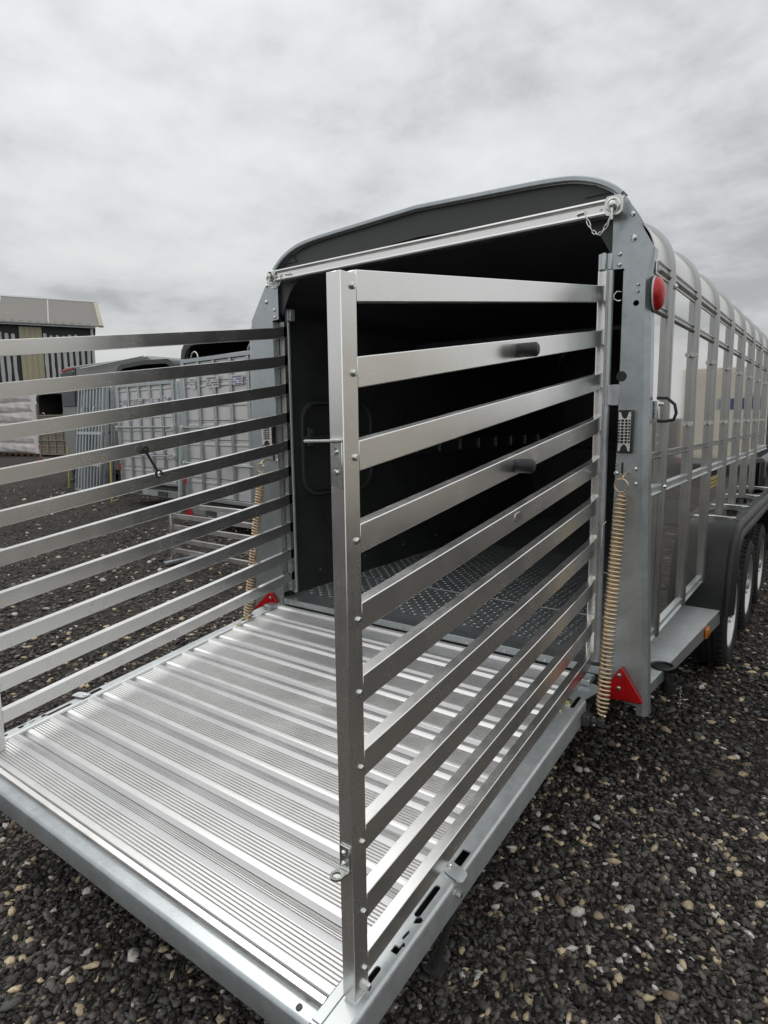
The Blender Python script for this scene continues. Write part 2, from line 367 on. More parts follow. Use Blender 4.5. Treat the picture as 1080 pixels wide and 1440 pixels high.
# ================================================================== THE CATTLE TRAILER
T = empty('cattle_trailer', 'large open silver cattle trailer in the foreground, ramp down and both slatted gates swung out', 'livestock trailer')
KH = [(0.94,0.083),(0.94,1.40),(0.935,1.46),(0.92,1.525),(0.895,1.588),(0.868,1.638),(0.835,1.685),(0.79,1.722),(0.735,1.750),(0.67,1.770),(0.60,1.780),(0.52,1.786),(0.43,1.790)]
def smooth_line(P, n=4):
    """Catmull-Rom through the arch points; straight wall pieces stay straight"""
    out = [P[0]]
    for i in range(len(P)-1):
        p1, p2 = P[i], P[i+1]; p0 = P[i-1] if i else p1; p3 = P[i+2] if i+2 < len(P) else p2
        if abs(p1[0]-p2[0]) < 1e-6 or abs(p1[0]-p2[0]) > 0.35: out.append(p2); continue
        if abs(p0[1]-p1[1]) > 0.4: p0 = (p1[0], p1[1]-0.05)
        if abs(p3[1]-p2[1]) > 0.4: p3 = (p2[0], p2[1]-0.05)
        for k in range(1, n+1):
            t = k/n
            out.append(tuple(0.5*((2*p1[j])+(-p0[j]+p2[j])*t+(2*p0[j]-5*p1[j]+4*p2[j]-p3[j])*t*t+(-p0[j]+3*p1[j]-3*p2[j]+p3[j])*t**3) for j in (0, 1)))
    return out
OUT = smooth_line(KH + [(0.0, 1.808)] + [(-x, z) for x, z in reversed(KH)])
def outline_normals(P):
    ns = []
    for i in range(len(P)):
        a = P[max(i-1, 0)]; b = P[min(i+1, len(P)-1)]; dx, dz = b[0]-a[0], b[1]-a[1]; l = math.hypot(dx, dz)
        ns.append((dz/l, -dx/l))
    return ns
ON = outline_normals(OUT)
def loft(P, N, off, y0, y1, thick):
    """sheet following an outline in xz, from y0 to y1"""
    m = MB(); k = len(P); vs = []
    for y in (y0, y1):
        for o in (off, off-thick):
            vs += [(P[i][0]+N[i][0]*o, y, P[i][1]+N[i][1]*o) for i in range(k)]
    fs = []
    for i in range(k-1):
        fs += [(i, i+1, 2*k+i+1, 2*k+i), (k+i, 3*k+i, 3*k+i+1, k+i+1), (i, k+i, k+i+1, i+1), (2*k+i, 2*k+i+1, 3*k+i+1, 3*k+i)]
    fs += [(0, 2*k, 3*k, k), (k-1, 2*k-1, 4*k-1, 3*k-1)]
    return m.add(vs, fs)
def sweep_profile(P, N, prof):
    """profile = closed list of (y, outward) carried along the outline"""
    m = MB(); k = len(prof); vs = []
    for (x, z), (nx, nz) in zip(P, N): vs += [(x+nx*o, y, z+nz*o) for y, o in prof]
    fs = [(i*k+j, i*k+(j+1) % k, (i+1)*k+(j+1) % k, (i+1)*k+j) for i in range(len(P)-1) for j in range(k)]
    fs += [tuple(range(k)), tuple((len(P)-1)*k+j for j in reversed(range(k)))]
    return m.add(vs, fs)
YEND, YLOW = 4.10, 3.35
BOWS = [0.245+0.497*k for k in range(8)]

BH = [(0.962,0.083),(0.962,1.40),(0.960,1.455),(0.954,1.505),(0.941,1.548),(0.918,1.585),(0.885,1.617),(0.845,1.642),(0.79,1.668),(0.72,1.696),(0.60,1.730),(0.40,1.762)]
BOUT = smooth_line(BH + [(0.0, 1.785)] + [(-x, z) for x, z in reversed(BH)])
BN = outline_normals(BOUT)
def build_body():
    # bows: extruded hoops with a raised rounded rib
    prof = [(-0.024,-0.027),(-0.024,-0.007),(-0.019,-0.002),(-0.010,0.0),(-0.008,-0.004),(-0.004,-0.004),(-0.002,0.0),(0.010,0.0),(0.012,-0.003),(0.015,-0.003),(0.017,-0.001),(0.021,-0.003),(0.024,-0.008),(0.024,-0.027)]
    b0 = sweep_profile(BOUT, BN, [(y+BOWS[0], o) for y, o in prof]).build('bow', BOWM, T, ang=50)
    for k in range(1, 8):
        if BOWS[k] < YLOW: dup(b0, T, (0, BOWS[k]-BOWS[0], 0))
    P2 = [(x, max(z, 0.70)) for x, z in BOUT]
    sweep_profile(P2, BN, [(y+BOWS[7], o) for y, o in prof]).build('bow', BOWM, T, ang=50)
    # roof skins between bows (they carry on down to the top rail)
    RP = [(x, z) for x, z in BOUT if z > 1.399]; RN = [n for (x, z), n in zip(BOUT, BN) if z > 1.399]
    RP[0] = (0.961, 1.452); RP[-1] = (-0.961, 1.452)
    edges = [0.03] + BOWS + [YEND]
    for i in range(len(edges)-1):
        loft(RP, RN, -0.018, edges[i]+0.001, edges[i+1]-0.001, 0.003).build('roof_panel', ROOFM, T, ang=40)
    # dark lining under the roof
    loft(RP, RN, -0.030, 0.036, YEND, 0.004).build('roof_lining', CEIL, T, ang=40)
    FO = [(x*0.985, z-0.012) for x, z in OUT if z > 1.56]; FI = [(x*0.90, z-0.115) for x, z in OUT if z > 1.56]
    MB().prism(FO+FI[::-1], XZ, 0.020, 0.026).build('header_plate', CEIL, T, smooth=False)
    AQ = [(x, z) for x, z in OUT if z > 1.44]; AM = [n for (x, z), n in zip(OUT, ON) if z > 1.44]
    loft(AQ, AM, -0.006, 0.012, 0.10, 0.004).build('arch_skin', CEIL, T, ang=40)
    # rear arch rim
    AP = [(x, z) for x, z in OUT if z > 1.675]; AN = [n for (x, z), n in zip(OUT, ON) if z > 1.675]
    sweep_profile(AP, AN, [(-0.008,-0.013),(-0.011,-0.011),(-0.011,0.001),(-0.006,0.005),(0.045,0.005),(0.045,-0.004),(0.004,-0.004),(0.004,-0.013)]).build('roof_edge_trim', GALV, T, ang=40)
    # rails on the right-hand wall
    for (z0, z1, x1, y1) in ((1.425,1.458,0.952,YEND),(1.290,1.318,0.947,YEND),(0.782,0.806,0.946,YEND),(0.650,0.682,0.953,YEND),(0.083,0.118,0.953,YLOW)):
        m = MB(); m.prism([(0.904,z0),(x1,z0),(x1+0.003,z0+0.004),(x1-0.006,z0+0.009),(x1-0.006,z1-0.008),(x1,z1-0.005),(x1,z1),(0.904,z1)], lambda u,v,w: (u,w,v), 0.055, y1)
        m.build('side_rail', GALVL if z0 < 0.7 else BOWM, T)
    # panels between the rails, one per bay
    rows = [('vent_panel',1.318,1.425,YEND),('upper_panel',0.806,1.290,YEND),('middle_panel',0.682,0.782,YEND),('lower_panel',0.118,0.650,YLOW)]
    for nm, z0, z1, ye in rows:
        for i in range(len(edges)-1):
            a, c = edges[i]+(0.02 if i == 0 else 0.0005), min(edges[i+1]-0.0005, ye)
            if c-a < 0.05: continue
            tilt = RNG.normal(0, 0.0007)
            MB().hexa([(0.905,a,z0),(0.9405+tilt,a,z0),(0.9405-tilt,c,z0),(0.905,c,z0),(0.905,a,z1),(0.9405+tilt,a,z1),(0.9405-tilt,c,z1),(0.905,c,z1)]).build(nm, PANEL, T, smooth=False)
    st = MB().box(0.9416,0.9424,1.345,1.600,0.556,0.614).build('yellow_patch', YELLOW, T, dz=G)  # thin yellow patch with two dark lines, laid on the lower panel
    for z in (0.572, 0.592): MB().box(0.9425,0.9428,1.358,1.587,z-0.003,z+0.003).build('patch_line', BLACKP, st)
    # left wall outside, inside linings, floor, nose
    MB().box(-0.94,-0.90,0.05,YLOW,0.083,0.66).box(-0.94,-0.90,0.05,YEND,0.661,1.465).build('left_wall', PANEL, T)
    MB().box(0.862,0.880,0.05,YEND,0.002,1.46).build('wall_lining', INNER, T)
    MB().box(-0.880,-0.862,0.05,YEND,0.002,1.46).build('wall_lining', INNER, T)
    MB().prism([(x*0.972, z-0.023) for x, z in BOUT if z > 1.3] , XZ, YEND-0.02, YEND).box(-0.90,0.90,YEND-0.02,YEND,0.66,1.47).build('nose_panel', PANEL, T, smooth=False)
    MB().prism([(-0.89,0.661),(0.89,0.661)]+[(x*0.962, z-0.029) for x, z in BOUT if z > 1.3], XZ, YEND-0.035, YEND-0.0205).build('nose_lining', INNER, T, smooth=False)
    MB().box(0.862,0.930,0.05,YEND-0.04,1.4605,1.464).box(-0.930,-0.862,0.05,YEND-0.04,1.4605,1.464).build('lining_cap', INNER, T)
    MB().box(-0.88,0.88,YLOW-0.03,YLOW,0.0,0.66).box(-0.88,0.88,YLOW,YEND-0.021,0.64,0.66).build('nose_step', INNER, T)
    # floor: two tread-plate sheets with a bright joint between them
    MB().box(-0.86,0.86,0.075,0.612,-0.03,0.0).build('floor_plate', GALVD, T)
    MB().box(-0.86,0.86,0.624,YLOW-0.03,-0.03,0.0).build('floor_plate', GALVD, T)
    MB().box(-0.86,0.86,0.613,0.623,-0.03,0.003).build('joint_strip', GALVL, T)
    m = MB()
    def lozenge(cx, cy, ang, l=0.0135, w=0.0050, h=0.0034):
        c, s = math.cos(ang), math.sin(ang)
        q = [(-l,0,0),(0,-w,0),(l,0,0),(0,w,0),(-l*0.45,0,h),(l*0.45,0,h)]
        m.add([(cx+x*c-y*s, cy+x*s+y*c, 0.0004+z) for x, y, z in q], [(0,1,5,4),(1,2,5),(2,3,5),(3,0,4,5)][:0]+[(0,1,4),(1,5,4),(1,2,5),(2,3,5),(3,4,5),(3,0,4)])
    p = 0.034
    for i in range(int(1.70/p)):
        for j in range(int(1.75/p)):
            y = 0.165+j*p
            if 0.600 < y < 0.636: continue
            lozenge(-0.845+i*p+0.01, y, math.radians(45 if (i+j) % 2 else -45))
    m.build('tread_bumps', GALVD, T, kind='stuff', ang=20)
    # sill: flat lip, bright front edge, upright dark riser and screws
    MB().prism([(0.0,-0.028),(0.0,0.003),(0.074,0.003),(0.074,-0.028)], lambda u,v,w:(w,u,v), -0.865, 0.85).build('sill', GALV, T, bevel=0.0015)
    x = -0.80; sc0 = MB().cyl((x,-0.003,-0.017),(x,0.002,-0.017),0.0055,8).build('sill_screw', ZINC, T)
    for i in range(1, 10): dup(sc0, T, (0.175*i, 0, 0))
    # chassis, axle beams, skid of dark steel under the floor
    m = MB(); m.box(-0.80,-0.70,0.03,YLOW,-0.16,-0.031); m.box(0.70,0.80,0.03,YLOW,-0.16,-0.031); m.box(-0.84,0.84,0.02,0.075,-0.13,-0.031)
    for y in (1.83,2.60,3.35): m.box(-0.80,0.80,y-0.04,y+0.04,-0.25,-0.17)
    m.box(-0.05,0.05,YLOW,5.0,-0.16,-0.06)
    m.build('chassis', DARKST, T)
build_body()

def build_inside():
    # lashing rail along the left wall with upright dividers
    m = MB(); m.box(-0.861,-0.852,0.75,YEND-0.05,0.700,0.800); m.box(-0.852,-0.846,0.75,YEND-0.05,0.792,0.800); m.box(-0.852,-0.846,0.75,YEND-0.05,0.700,0.707)
    m.build('lashing_rail', CEIL, T)
    d0 = MB().box(-0.851,-0.843,0.995,1.005,0.712,0.788).build('rail_divider', ZINC, T)
    for i in range(1, 10): dup(d0, T, (0, 0.30*i, 0))
    # rounded dark frame with panel and bar against the left wall
    m = MB(); m.prism(rounded(0.16,0.78,0.53,1.04,0.11,6), YZ, -0.861, -0.835, holes=[rounded(0.178,0.762,0.548,1.022,0.100,6)])
    fr = m.build('rounded_frame', DARKST, T, bevel=0.004, seg=2)
    MB().prism(rounded(0.181,0.759,0.551,1.019,0.098,6), YZ, -0.861, -0.846).build('frame_panel', INNER, fr)
    m = MB(); m.box(-0.834,-0.822,0.17,0.72,0.835,0.855); m.box(-0.834,-0.815,0.19,0.23,0.80,0.90); m.cyl((-0.815,0.21,0.82),(-0.805,0.21,0.82),0.012,10); m.cyl((-0.815,0.21,0.88),(-0.805,0.21,0.88),0.012,10)
    m.build('frame_bar', DARKST, fr, bevel=0.002)
    r0 = MB().cyl((-0.8625,0.3,0.10),(-0.857,0.3,0.10),0.007,8).build('wall_rivet', ZINC, T)
    for i in range(1, 7): dup(r0, T, (0, 0.42*i, 0))
    # cross tube under the roof with a small shackle
    m = MB(); m.tube([(-0.85,1.3,1.42),(0.85,1.3,1.42)], 0.016, 10); m.build('cross_tube', DARKST, T)
    m = MB(); m.torus((-0.42,1.28,1.36),(1,0,0.2),0.022,0.004); m.box(-0.44,-0.40,1.27,1.29,1.378,1.402); m.build('shackle', ZINC, T)
    # slim uprights near the hinge posts, dark, inside each jamb
    MB().box(0.858,0.866,0.012,0.05,0.0,1.45).build('jamb_liner', INNER, T)
    MB().box(-0.885,-0.877,0.012,0.05,0.0,1.45).build('jamb_liner', INNER, T)
build_inside()

def build_jambs():
    right = [(0.806,1.690),(0.806,1.440),(0.849,1.437),(0.849,1.163),(0.846,0.811),(0.838,0.466),(0.838,0.02),(0.845,-0.10),(0.950,-0.118),(0.952,-0.150),(0.971,-0.150),
             (0.958,0.16),(0.946,0.45),(0.932,0.85),(0.926,1.15),(0.921,1.30),(0.920,1.395),(0.942,1.494),(0.908,1.556),(0.878,1.615),(0.858,1.655),(0.838,1.683),(0.822,1.700)]
    for s in (1, -1):
        def X(x): return x if s > 0 else -(x+0.016+max(0, x-0.86)*0.72)
        if s < 0: right = [(0.806,1.690),(0.806,1.440),(0.849,1.437),(0.849,1.163),(0.846,0.811),(0.838,0.466),(0.838,0.02),(0.845,-0.10),(0.950,-0.118),(0.952,-0.150),(0.966,-0.150),(0.958,0.16),(0.955,0.45),(0.952,0.85),(0.948,1.15),(0.946,1.30),(0.944,1.395),(0.942,1.452),(0.908,1.538),(0.878,1.610),(0.858,1.655),(0.838,1.683),(0.822,1.700)]
        hs = [circle(0.892,1.318,0.010,10)] if s > 0 else []
        m = MB(); m.prism([(X(x), z) for x, z in right], XZ, 0.0, 0.004, holes=[[(X(a), b) for a, b in h] for h in hs])
        jamb = m.build('rear_jamb', GALV, T)
        # folded return: 45 degree strip and a side strip
        m = MB(); L = [(0.966,-0.150),(0.958,0.16),(0.955,0.45),(0.952,0.85),(0.948,1.15),(0.946,1.30),(0.944,1.395),(0.942,1.452)] if s < 0 else [(0.971,-0.150),(0.958,0.16),(0.946,0.45),(0.932,0.85),(0.926,1.15),(0.921,1.30),(0.920,1.395),(0.942,1.494)]
        vs = []
        for x, z in L:
            k = 0.001 if z > 1.44 else 0.018
            vs += [(X(x), 0.0, z), (X(x+k), 0.012, z), (X(x+k), 0.055, z), (X(x+k-0.004), 0.055, z), (X(x+k-0.004), 0.014, z), (X(x)-0.003*s, 0.004, z)]
        fs = [(i*6+j, i*6+(j+1) % 6, (i+1)*6+(j+1) % 6, (i+1)*6+j) for i in range(len(L)-1) for j in range(6)] + [tuple(range(6)), tuple(7*6+j for j in range(6))]
        m.add(vs, fs).build('jamb_return', GALV, T, ang=25)
        # inner fold beside the hinge
        MB().box(min(X(0.845),X(0.849)),max(X(0.845),X(0.849)),0.0045,0.05,0.03,1.43).build('jamb_fold', GALV, T)
        # rivets and bolts
        for x, z, r in ((0.830,1.668,0.010),(0.870,1.610,0.009),(0.876,1.532,0.011),(0.832,1.487,0.008),(0.832,1.452,0.008),(0.896,1.378,0.0065),(0.896,1.356,0.0065),(0.848,0.735,0.009),(0.912,0.752,0.009),(0.915,0.70,0.008),(0.849,0.768,0.006)):
            MB().tube([(X(x),0.002,z),(X(x),-0.004,z),(X(x),-0.008,z)],[r,r*0.95,r*0.45],10).build('jamb_bolt', ZINC, T)
        # round dark grommet and slot
        m = MB(); m.prism(circle(X(0.853),1.075,0.0175,20), XZ, -0.003, -0.0005); m.build('grommet', BLACKP, T)
        m = MB(); m.prism(rounded(min(X(0.865),X(0.871)),max(X(0.865),X(0.871)),0.735,0.775,0.0028,2), XZ, -0.003, -0.0006); m.build('slot_plug', BLACKP, T)
        # top hinge bracket (folded galvanised) and centre hinge bracket
        hx = 0.797 if s > 0 else -0.835; hy = 0.0 if s > 0 else 0.075
        br = MB(); d = -s
        for a, b_, y0, y1 in ((0.012,-0.006,-0.006,0.028),(-0.006,-0.022,-0.022,0.010),(-0.022,-0.034,-0.012,0.020)):
            xs = sorted((hx+s*a, hx+s*b_)); br.box(xs[0], xs[1]-0.0005, y0+hy, y1+hy, 1.440, 1.495)
        br.build('hinge_bracket', GALVL, T, bevel=0.002)
        xs = sorted((hx+s*0.014, X(0.848)))
        MB().box(xs[0],xs[1],hy,0.018+hy,0.975,1.048).cyl((hx+s*0.014,0.004+hy,0.976),(hx+s*0.014,0.004+hy,1.047),0.012,10).build('hinge_bracket', GALVL, T, bevel=0.002)
        # little wire clip on the jamb edge
        c = X(0.842); m = MB(); m.tube([(c,-0.004,1.360),(c-s*0.012,-0.012,1.362),(c-s*0.020,-0.016,1.350),(c-s*0.020,-0.016,1.338),(c-s*0.010,-0.010,1.330),(c,-0.004,1.332)],0.0022,6); m.build('wire_clip', ZINC, T)
        # tail lamp: black housing, faceted clear lens, little reflectors
        lx0, lx1 = sorted((X(0.853), X(0.902)))
        hous = MB().box(lx0,lx1,-0.026,-0.0005,0.808,0.958).build('tail_lamp', BLACKP, T, bevel=0.003)
        cx = (lx0+lx1)/2; w = (lx1-lx0)/2-0.004
        pts = [(cx-w,0.815),(cx-w*0.75,0.815)] + [(cx-w*0.62*math.cos(t),0.815+0.024*math.sin(t)) for t in np.linspace(0.15, math.pi-0.15, 7)] + [(cx+w*0.75,0.815),(cx+w,0.815),(cx+w,0.951),(cx+w*0.75,0.951)] + [(cx+w*0.62*math.cos(t),0.951-0.024*math.sin(t)) for t in np.linspace(0.15, math.pi-0.15, 7)] + [(cx-w*0.75,0.951),(cx-w,0.951)]
        MB().prism(pts, XZ, -0.029, -0.0265).build('lamp_lens', LENS, hous, smooth=False)
        m = MB()
        for r in range(8):
            z = 0.848+r*0.0105
            for q_ in (-0.5, 0.5): m.tube([(cx+q_*0.013,-0.0295,z),(cx+q_*0.013,-0.034,z)],[0.0050,0.0026],8)
            for q_ in (-1, 1): m.box(cx+q_*0.0172-0.0026,cx+q_*0.0172+0.0026,-0.0325,-0.0293,z-0.003,z+0.003)
        m.build('lamp_reflectors', BLACKG, hous, kind='stuff')
        m = MB()
        for r in range(7):
            z = 0.853+r*0.0105; m.box(cx-0.019,cx+0.019,-0.0335,-0.0292,z-0.0009,z+0.0009)
        for q_ in (-0.0125,0.0,0.0125): m.box(cx+q_-0.0008,cx+q_+0.0008,-0.0333,-0.0291,0.842,0.928)
        m.build('lamp_grid', LENS, hous, kind='stuff')
        # red warning triangle with two screws
        tri = [(0.897,0.030),(0.980,-0.096),(0.812,-0.104)]
        cxm, czm = sum(p[0] for p in tri)/3, sum(p[1] for p in tri)/3
        pr = []
        for i in range(3):
            a, b_, c_ = Vector(tri[i-1]), Vector(tri[i]), Vector(tri[(i+1) % 3])
            for t in np.linspace(0, 1, 5):
                p0 = b_+(a-b_).normalized()*0.016; p1 = b_+(c_-b_).normalized()*0.016
                qv = p0*(1-t)**2+b_*2*t*(1-t)+p1*t*t; pr.append((X(qv.x) if s > 0 else X(qv.x), qv.y))
        tr = MB().prism(pr, XZ, -0.020, -0.006).build('reflector_triangle', RED, T, bevel=0.003, seg=2)
        inner = [(X(cxm)+(x-X(cxm))*0.72, czm+(z-czm)*0.72) for x, z in pr]
        MB().prism(inner, XZ, -0.0225, -0.0202).build('reflector_field', RED, tr)
        m = MB()
        for z in (-0.002, -0.052): m.tube([(X(0.893),-0.019,z),(X(0.893),-0.026,z),(X(0.893),-0.028,z)],[0.0075,0.0072,0.004],12)
        m.build('reflector_screws', ZINC, tr)
    # red side marker dome on the right jamb, seen edge on
    c = (0, 0, 0); m = MB(); m.lathe([(0.0,0.0),(0.0,0.063),(0.003,0.064),(0.005,0.063)], c, 'x', 32); lamp = m.build('marker_lamp', BLACKP, T, dz=0); lamp.location = (0.940, 0.026, 1.345+G); lamp.rotation_euler = (0, 0, math.radians(3)); lamp.scale = (0.85, 0.93, 0.93)
    MB().lathe([(0.0052,0.0),(0.0052,0.062),(0.010,0.062),(0.012,0.059),(0.012,0.0)], c, 'x', 32).build('lamp_bezel', WHITEP, lamp, dz=0)
    MB().lathe([(0.0125,0.0),(0.0125,0.0605)]+[(0.0125+0.034*math.sin(t), 0.0605*math.cos(t)) for t in np.linspace(0.1, math.pi/2, 9)], c, 'x', 32).build('lamp_dome', RED, lamp, dz=0)
build_jambs()

def chain(pts, name, parent, R=0.0085, r=0.0018):
    m = MB()
    for i in range(len(pts)-1):
        a, b_ = Vector(pts[i]), Vector(pts[i+1]); c = (a+b_)/2; d = (b_-a).normalized(); L = (b_-a).length*0.62
        side = d.cross(Vector((0,1,0))) if i % 2 else d.cross(Vector((1,0,0.3)))
        side.normalize()
        m.tube([c+d*(L*math.cos(t))+side*(R*0.55*math.sin(t)) for t in [2*math.pi*k/12 for k in range(12)]], r, 6, True)
    return m.build(name, ZINC, parent)

def build_top_bar():
    y0 = -0.034
    m = MB(); P = [(y0,1.610),(y0-0.010,1.610),(y0-0.012,1.616),(y0-0.010,1.622),(y0-0.001,1.624),(y0-0.001,1.648),(y0-0.010,1.650),(y0-0.012,1.656),(y0-0.010,1.662),(y0+0.028,1.662),(y0+0.028,1.610)]
    m.prism([(a,b) for a,b in P], lambda u,v,w:(w,u,v), -0.792, 0.797)
    bar = m.build('top_bar', ALU_X, T, ang=30)
    for s in (1,-1):
        x = 0.8185*s
        e = MB(); e.prism(rounded(x-0.030,x+0.030,1.606,1.668,0.014,4) if s > 0 else rounded(x-0.026,x+0.026,1.598,1.664,0.014,4), XZ, -0.046, -0.040); e.box(x-0.018,x+0.018,-0.040,0.0,1.622,1.652)
        pl = e.build('pin_plate', ZINC, bar, bevel=0.0015)
        m = MB(); m.torus((x,-0.050,1.637),(0,1,0),0.021,0.0035,20,6); m.tube([(x,-0.045,1.637),(x,-0.062,1.637),(x,-0.066,1.637)],[0.013,0.012,0.006],14); m.torus((x+0.004*s,-0.060,1.622),(0.3,1,0.2),0.016,0.0022,16,6)
        m.box(x-0.0035,x+0.0035,-0.062,-0.056,1.588,1.632); m.build('locking_pin', ZINC, bar)
        m = MB()
        for dx in (0.045, 0.10) if s > 0 else (0.03,0.055): m.tube([(x-s*dx,y0-0.001,1.634),(x-s*dx,y0-0.007,1.634)],[0.006,0.004],8)
        m.tube([(x-s*0.095,y0-0.004,1.634),(x-s*0.118,y0-0.006,1.632),(x-s*0.125,y0-0.006,1.629)],0.006,8)
        m.build('bar_screws', ZINC, bar)
        pts = []
        n = 9; ax, bx = x-s*0.004, x-s*0.092
        for i in range(n+1):
            t = i/n; pts.append((ax+(bx-ax)*t, -0.060, (1.598+(1.630-1.598)*t) - 0.26*t*(1-t)*(1.0 if s > 0 else 0.6)))
        chain(pts, 'pin_chain', bar)
        # triangular gusset at the arch
        MB().prism([(0.79*s,1.700),(0.70*s,1.700),(0.73*s,1.738)], XZ, 0.014, 0.018).build('gusset', DARKST, T)
build_top_bar()

# ------------------------------------------------------------------ gates
SL = 0.139
ZT = [1.190,1.043,0.896,0.745,0.597,0.456,0.306,0.152,0.003,-0.125]
def build_gate(s):
    YH = 0.0 if s > 0 else 0.072               # the far gate's hinge sits a little deeper in its jamb
    def X(x): return x if s > 0 else -(x+0.055)
    xa, xb = sorted((X(0.768), X(0.800)))
    m = MB()
    # free post: box section with a chamfered foot and a shallow channel on its face
    pr = [(X(0.768),-1.455),(X(0.800),-1.455),(X(0.800),-1.412),(X(0.768),-1.412)]
    m.prism(pr, XY, -0.206, 1.182)
    m.prism([(p[0], p[1]) if p[1] > -1.45 else ((p[0] if abs(p[0]-X(0.8)) < 1e-6 else X(0.774)), p[1]+0.001) for p in pr], XY, -0.224, -0.2065)
    gate = m.build('gate', ALU_Z, T, bevel=0.0012)
    gate['label'] = 'right-hand slatted gate nearest the camera, swung out over the ramp edge' if s > 0 else 'left-hand slatted gate swung out over the far ramp edge'
    for i, zt in enumerate(ZT):
        if s < 0: zt += 0.014+0.0052*i
        h = 0.054 if i < 9 else 0.048; y0, y1 = -1.4115, -0.030; x0, x1 = sorted((X(0.771), X(0.7985)))
        z = lambda y: zt+SL*(y+1.411)
        m = MB(); sec = [(x0,-h),(x1,-h),(x1,0),(x0,0)]
        ys = [y0,-0.075+YH,-0.045+YH,-0.012+YH]; vs = []
        for k, y in enumerate(ys):
            nx = [0,0,0.3,1][k]; zz = z(y)+[0,0,0.004,0.006][k]
            for (x, dz) in sec:
                xx = x-(0.004*s*nx if x == (x1 if s > 0 else x0) else 0); vs.append((xx, y, zz+dz))
        fs = [(a*4+j, a*4+(j+1) % 4, (a+1)*4+(j+1) % 4, (a+1)*4+j) for a in range(3) for j in range(4)]+[(3,2,1,0),(12,13,14,15)]
        m.add(vs, fs).build('rail', ALU_Y, gate, bevel=0.0016)
        b = MB(); zb = zt-h*0.5-0.002
        b.tube([(X(0.7995),-1.424,zb),(X(0.8035),-1.424,zb),(X(0.8055),-1.424,zb)],[0.0068,0.0062,0.0042],12)
        b.build('rail_bolt', ZINC, gate)
    b = MB(); b.tube([(X(0.80),-1.424,-0.190),(X(0.809),-1.424,-0.190),(X(0.812),-1.424,-0.190)],[0.009,0.009,0.006],6); b.build('foot_bolt', ZINC, gate)
    # hinge channel and hinge tube
    x0, x1 = sorted((X(0.774), X(0.7985)))
    m = MB(); m.box(x0,x1,-0.012+YH,-0.008+YH,0.035,1.435); m.box(*sorted((X(0.7965),X(0.7995))),-0.034+YH,-0.0125+YH,0.035,1.435); m.box(*sorted((X(0.771),X(0.774))),-0.034+YH,-0.0125+YH,0.035,1.435)
    m.build('hinge_channel', ALU_Z, gate)
    m = MB(); m.cyl((X(0.800 if s > 0 else 0.785),0.006+YH,0.022),(X(0.800 if s > 0 else 0.785),0.006+YH,1.438),0.0135,14); m.cyl((X(0.78),YH,0.02),(X(0.78),YH,1.44),0.006,8)
    m.build('hinge_tube', GALVL, gate)
    if s > 0:
        for zt, yy in ((1.043,-0.735),(0.745,-0.745)):
            zc = zt+SL*(yy+1.411)-0.029
            m = MB(); m.tube([(0.7985,yy,zc),(0.802,yy,zc),(0.845,yy,zc),(0.850,yy,zc)],[0.019,0.0185,0.0185,0.014],20); m.build('handle_stop', BLACKP, gate, ang=50)
        z5 = ZT[4]+SL*(-0.72+1.411)-0.027
        MB().prism(rounded(-0.745,-0.705,z5-0.010,z5+0.014,0.007,3), lambda u,v,w:(w,u,v+0.139*(u+0.725)), 0.7986, 0.8000).build('rail_stop_mark', ZINC, gate)
        # upper latch keep: plate with a tongue
        m = MB(); m.box(0.772,0.799,-0.4595-1.0+0.0,-1.4555,0.815,0.895); m.build('latch_plate', ZINC, gate, bevel=0.001)
        m = MB(); m.prism([(0.799,-1.456),(0.799,-1.462),(0.770,-1.492),(0.748,-1.500),(0.742,-1.494),(0.748,-1.485),(0.766,-1.456)], XY, 0.8955, 0.900); m.build('latch_tongue', ZINC, gate, bevel=0.001)
        m = MB()
        for z in (0.842, 0.878): m.tube([(0.785,-1.459,z),(0.785,-1.464,z)],[0.0068,0.004],10)
        m.build('latch_screws', ZINC, gate)
        # lower latch keep: plate with a ring eye
        m = MB(); m.box(0.771,0.796,-1.4595,-1.4555,0.078,0.128); m.build('latch_plate', ZINC, gate, bevel=0.001)
        m = MB(); hole = circle(0.779,-1.477,0.0085,14)
        m.prism([(0.796,-1.456)]+[(0.779+0.0135*math.cos(t),-1.477+0.0135*math.sin(t)) for t in np.linspace(0.35,-math.pi-0.35,16)]+[(0.771,-1.456)], XY, 0.073, 0.0775, holes=[hole]); m.build('latch_eye', ZINC, gate, bevel=0.0008)
        m = MB()
        for z in (0.092, 0.114): m.tube([(0.782,-1.459,z),(0.782,-1.464,z)],[0.006,0.0035],10)
        m.build('latch_screws', ZINC, gate)
    else:
        a = Vector((-0.805,-0.800,0.826)); b_ = Vector((-0.805,-0.742,0.724))
        m = MB(); m.tube([a, b_],0.0055,8); m.torus(a,(1,0,0),0.012,0.006,16,8); m.torus(b_,(1,0,0),0.013,0.006,16,8); m.build('rubber_stay', BLACKP, gate, ang=60)
        m = MB(); m.tube([b_+Vector((-0.012,0,0)), b_+Vector((0.006,0,0)), b_+Vector((0.010,0,0))],[0.012,0.011,0.006],12); m.tube([a+Vector((-0.012,0,0)), a+Vector((0.004,0,0))],[0.008,0.007],10); m.build('stay_studs', ZINC, gate)
    return gate
build_gate(1); build_gate(-1)

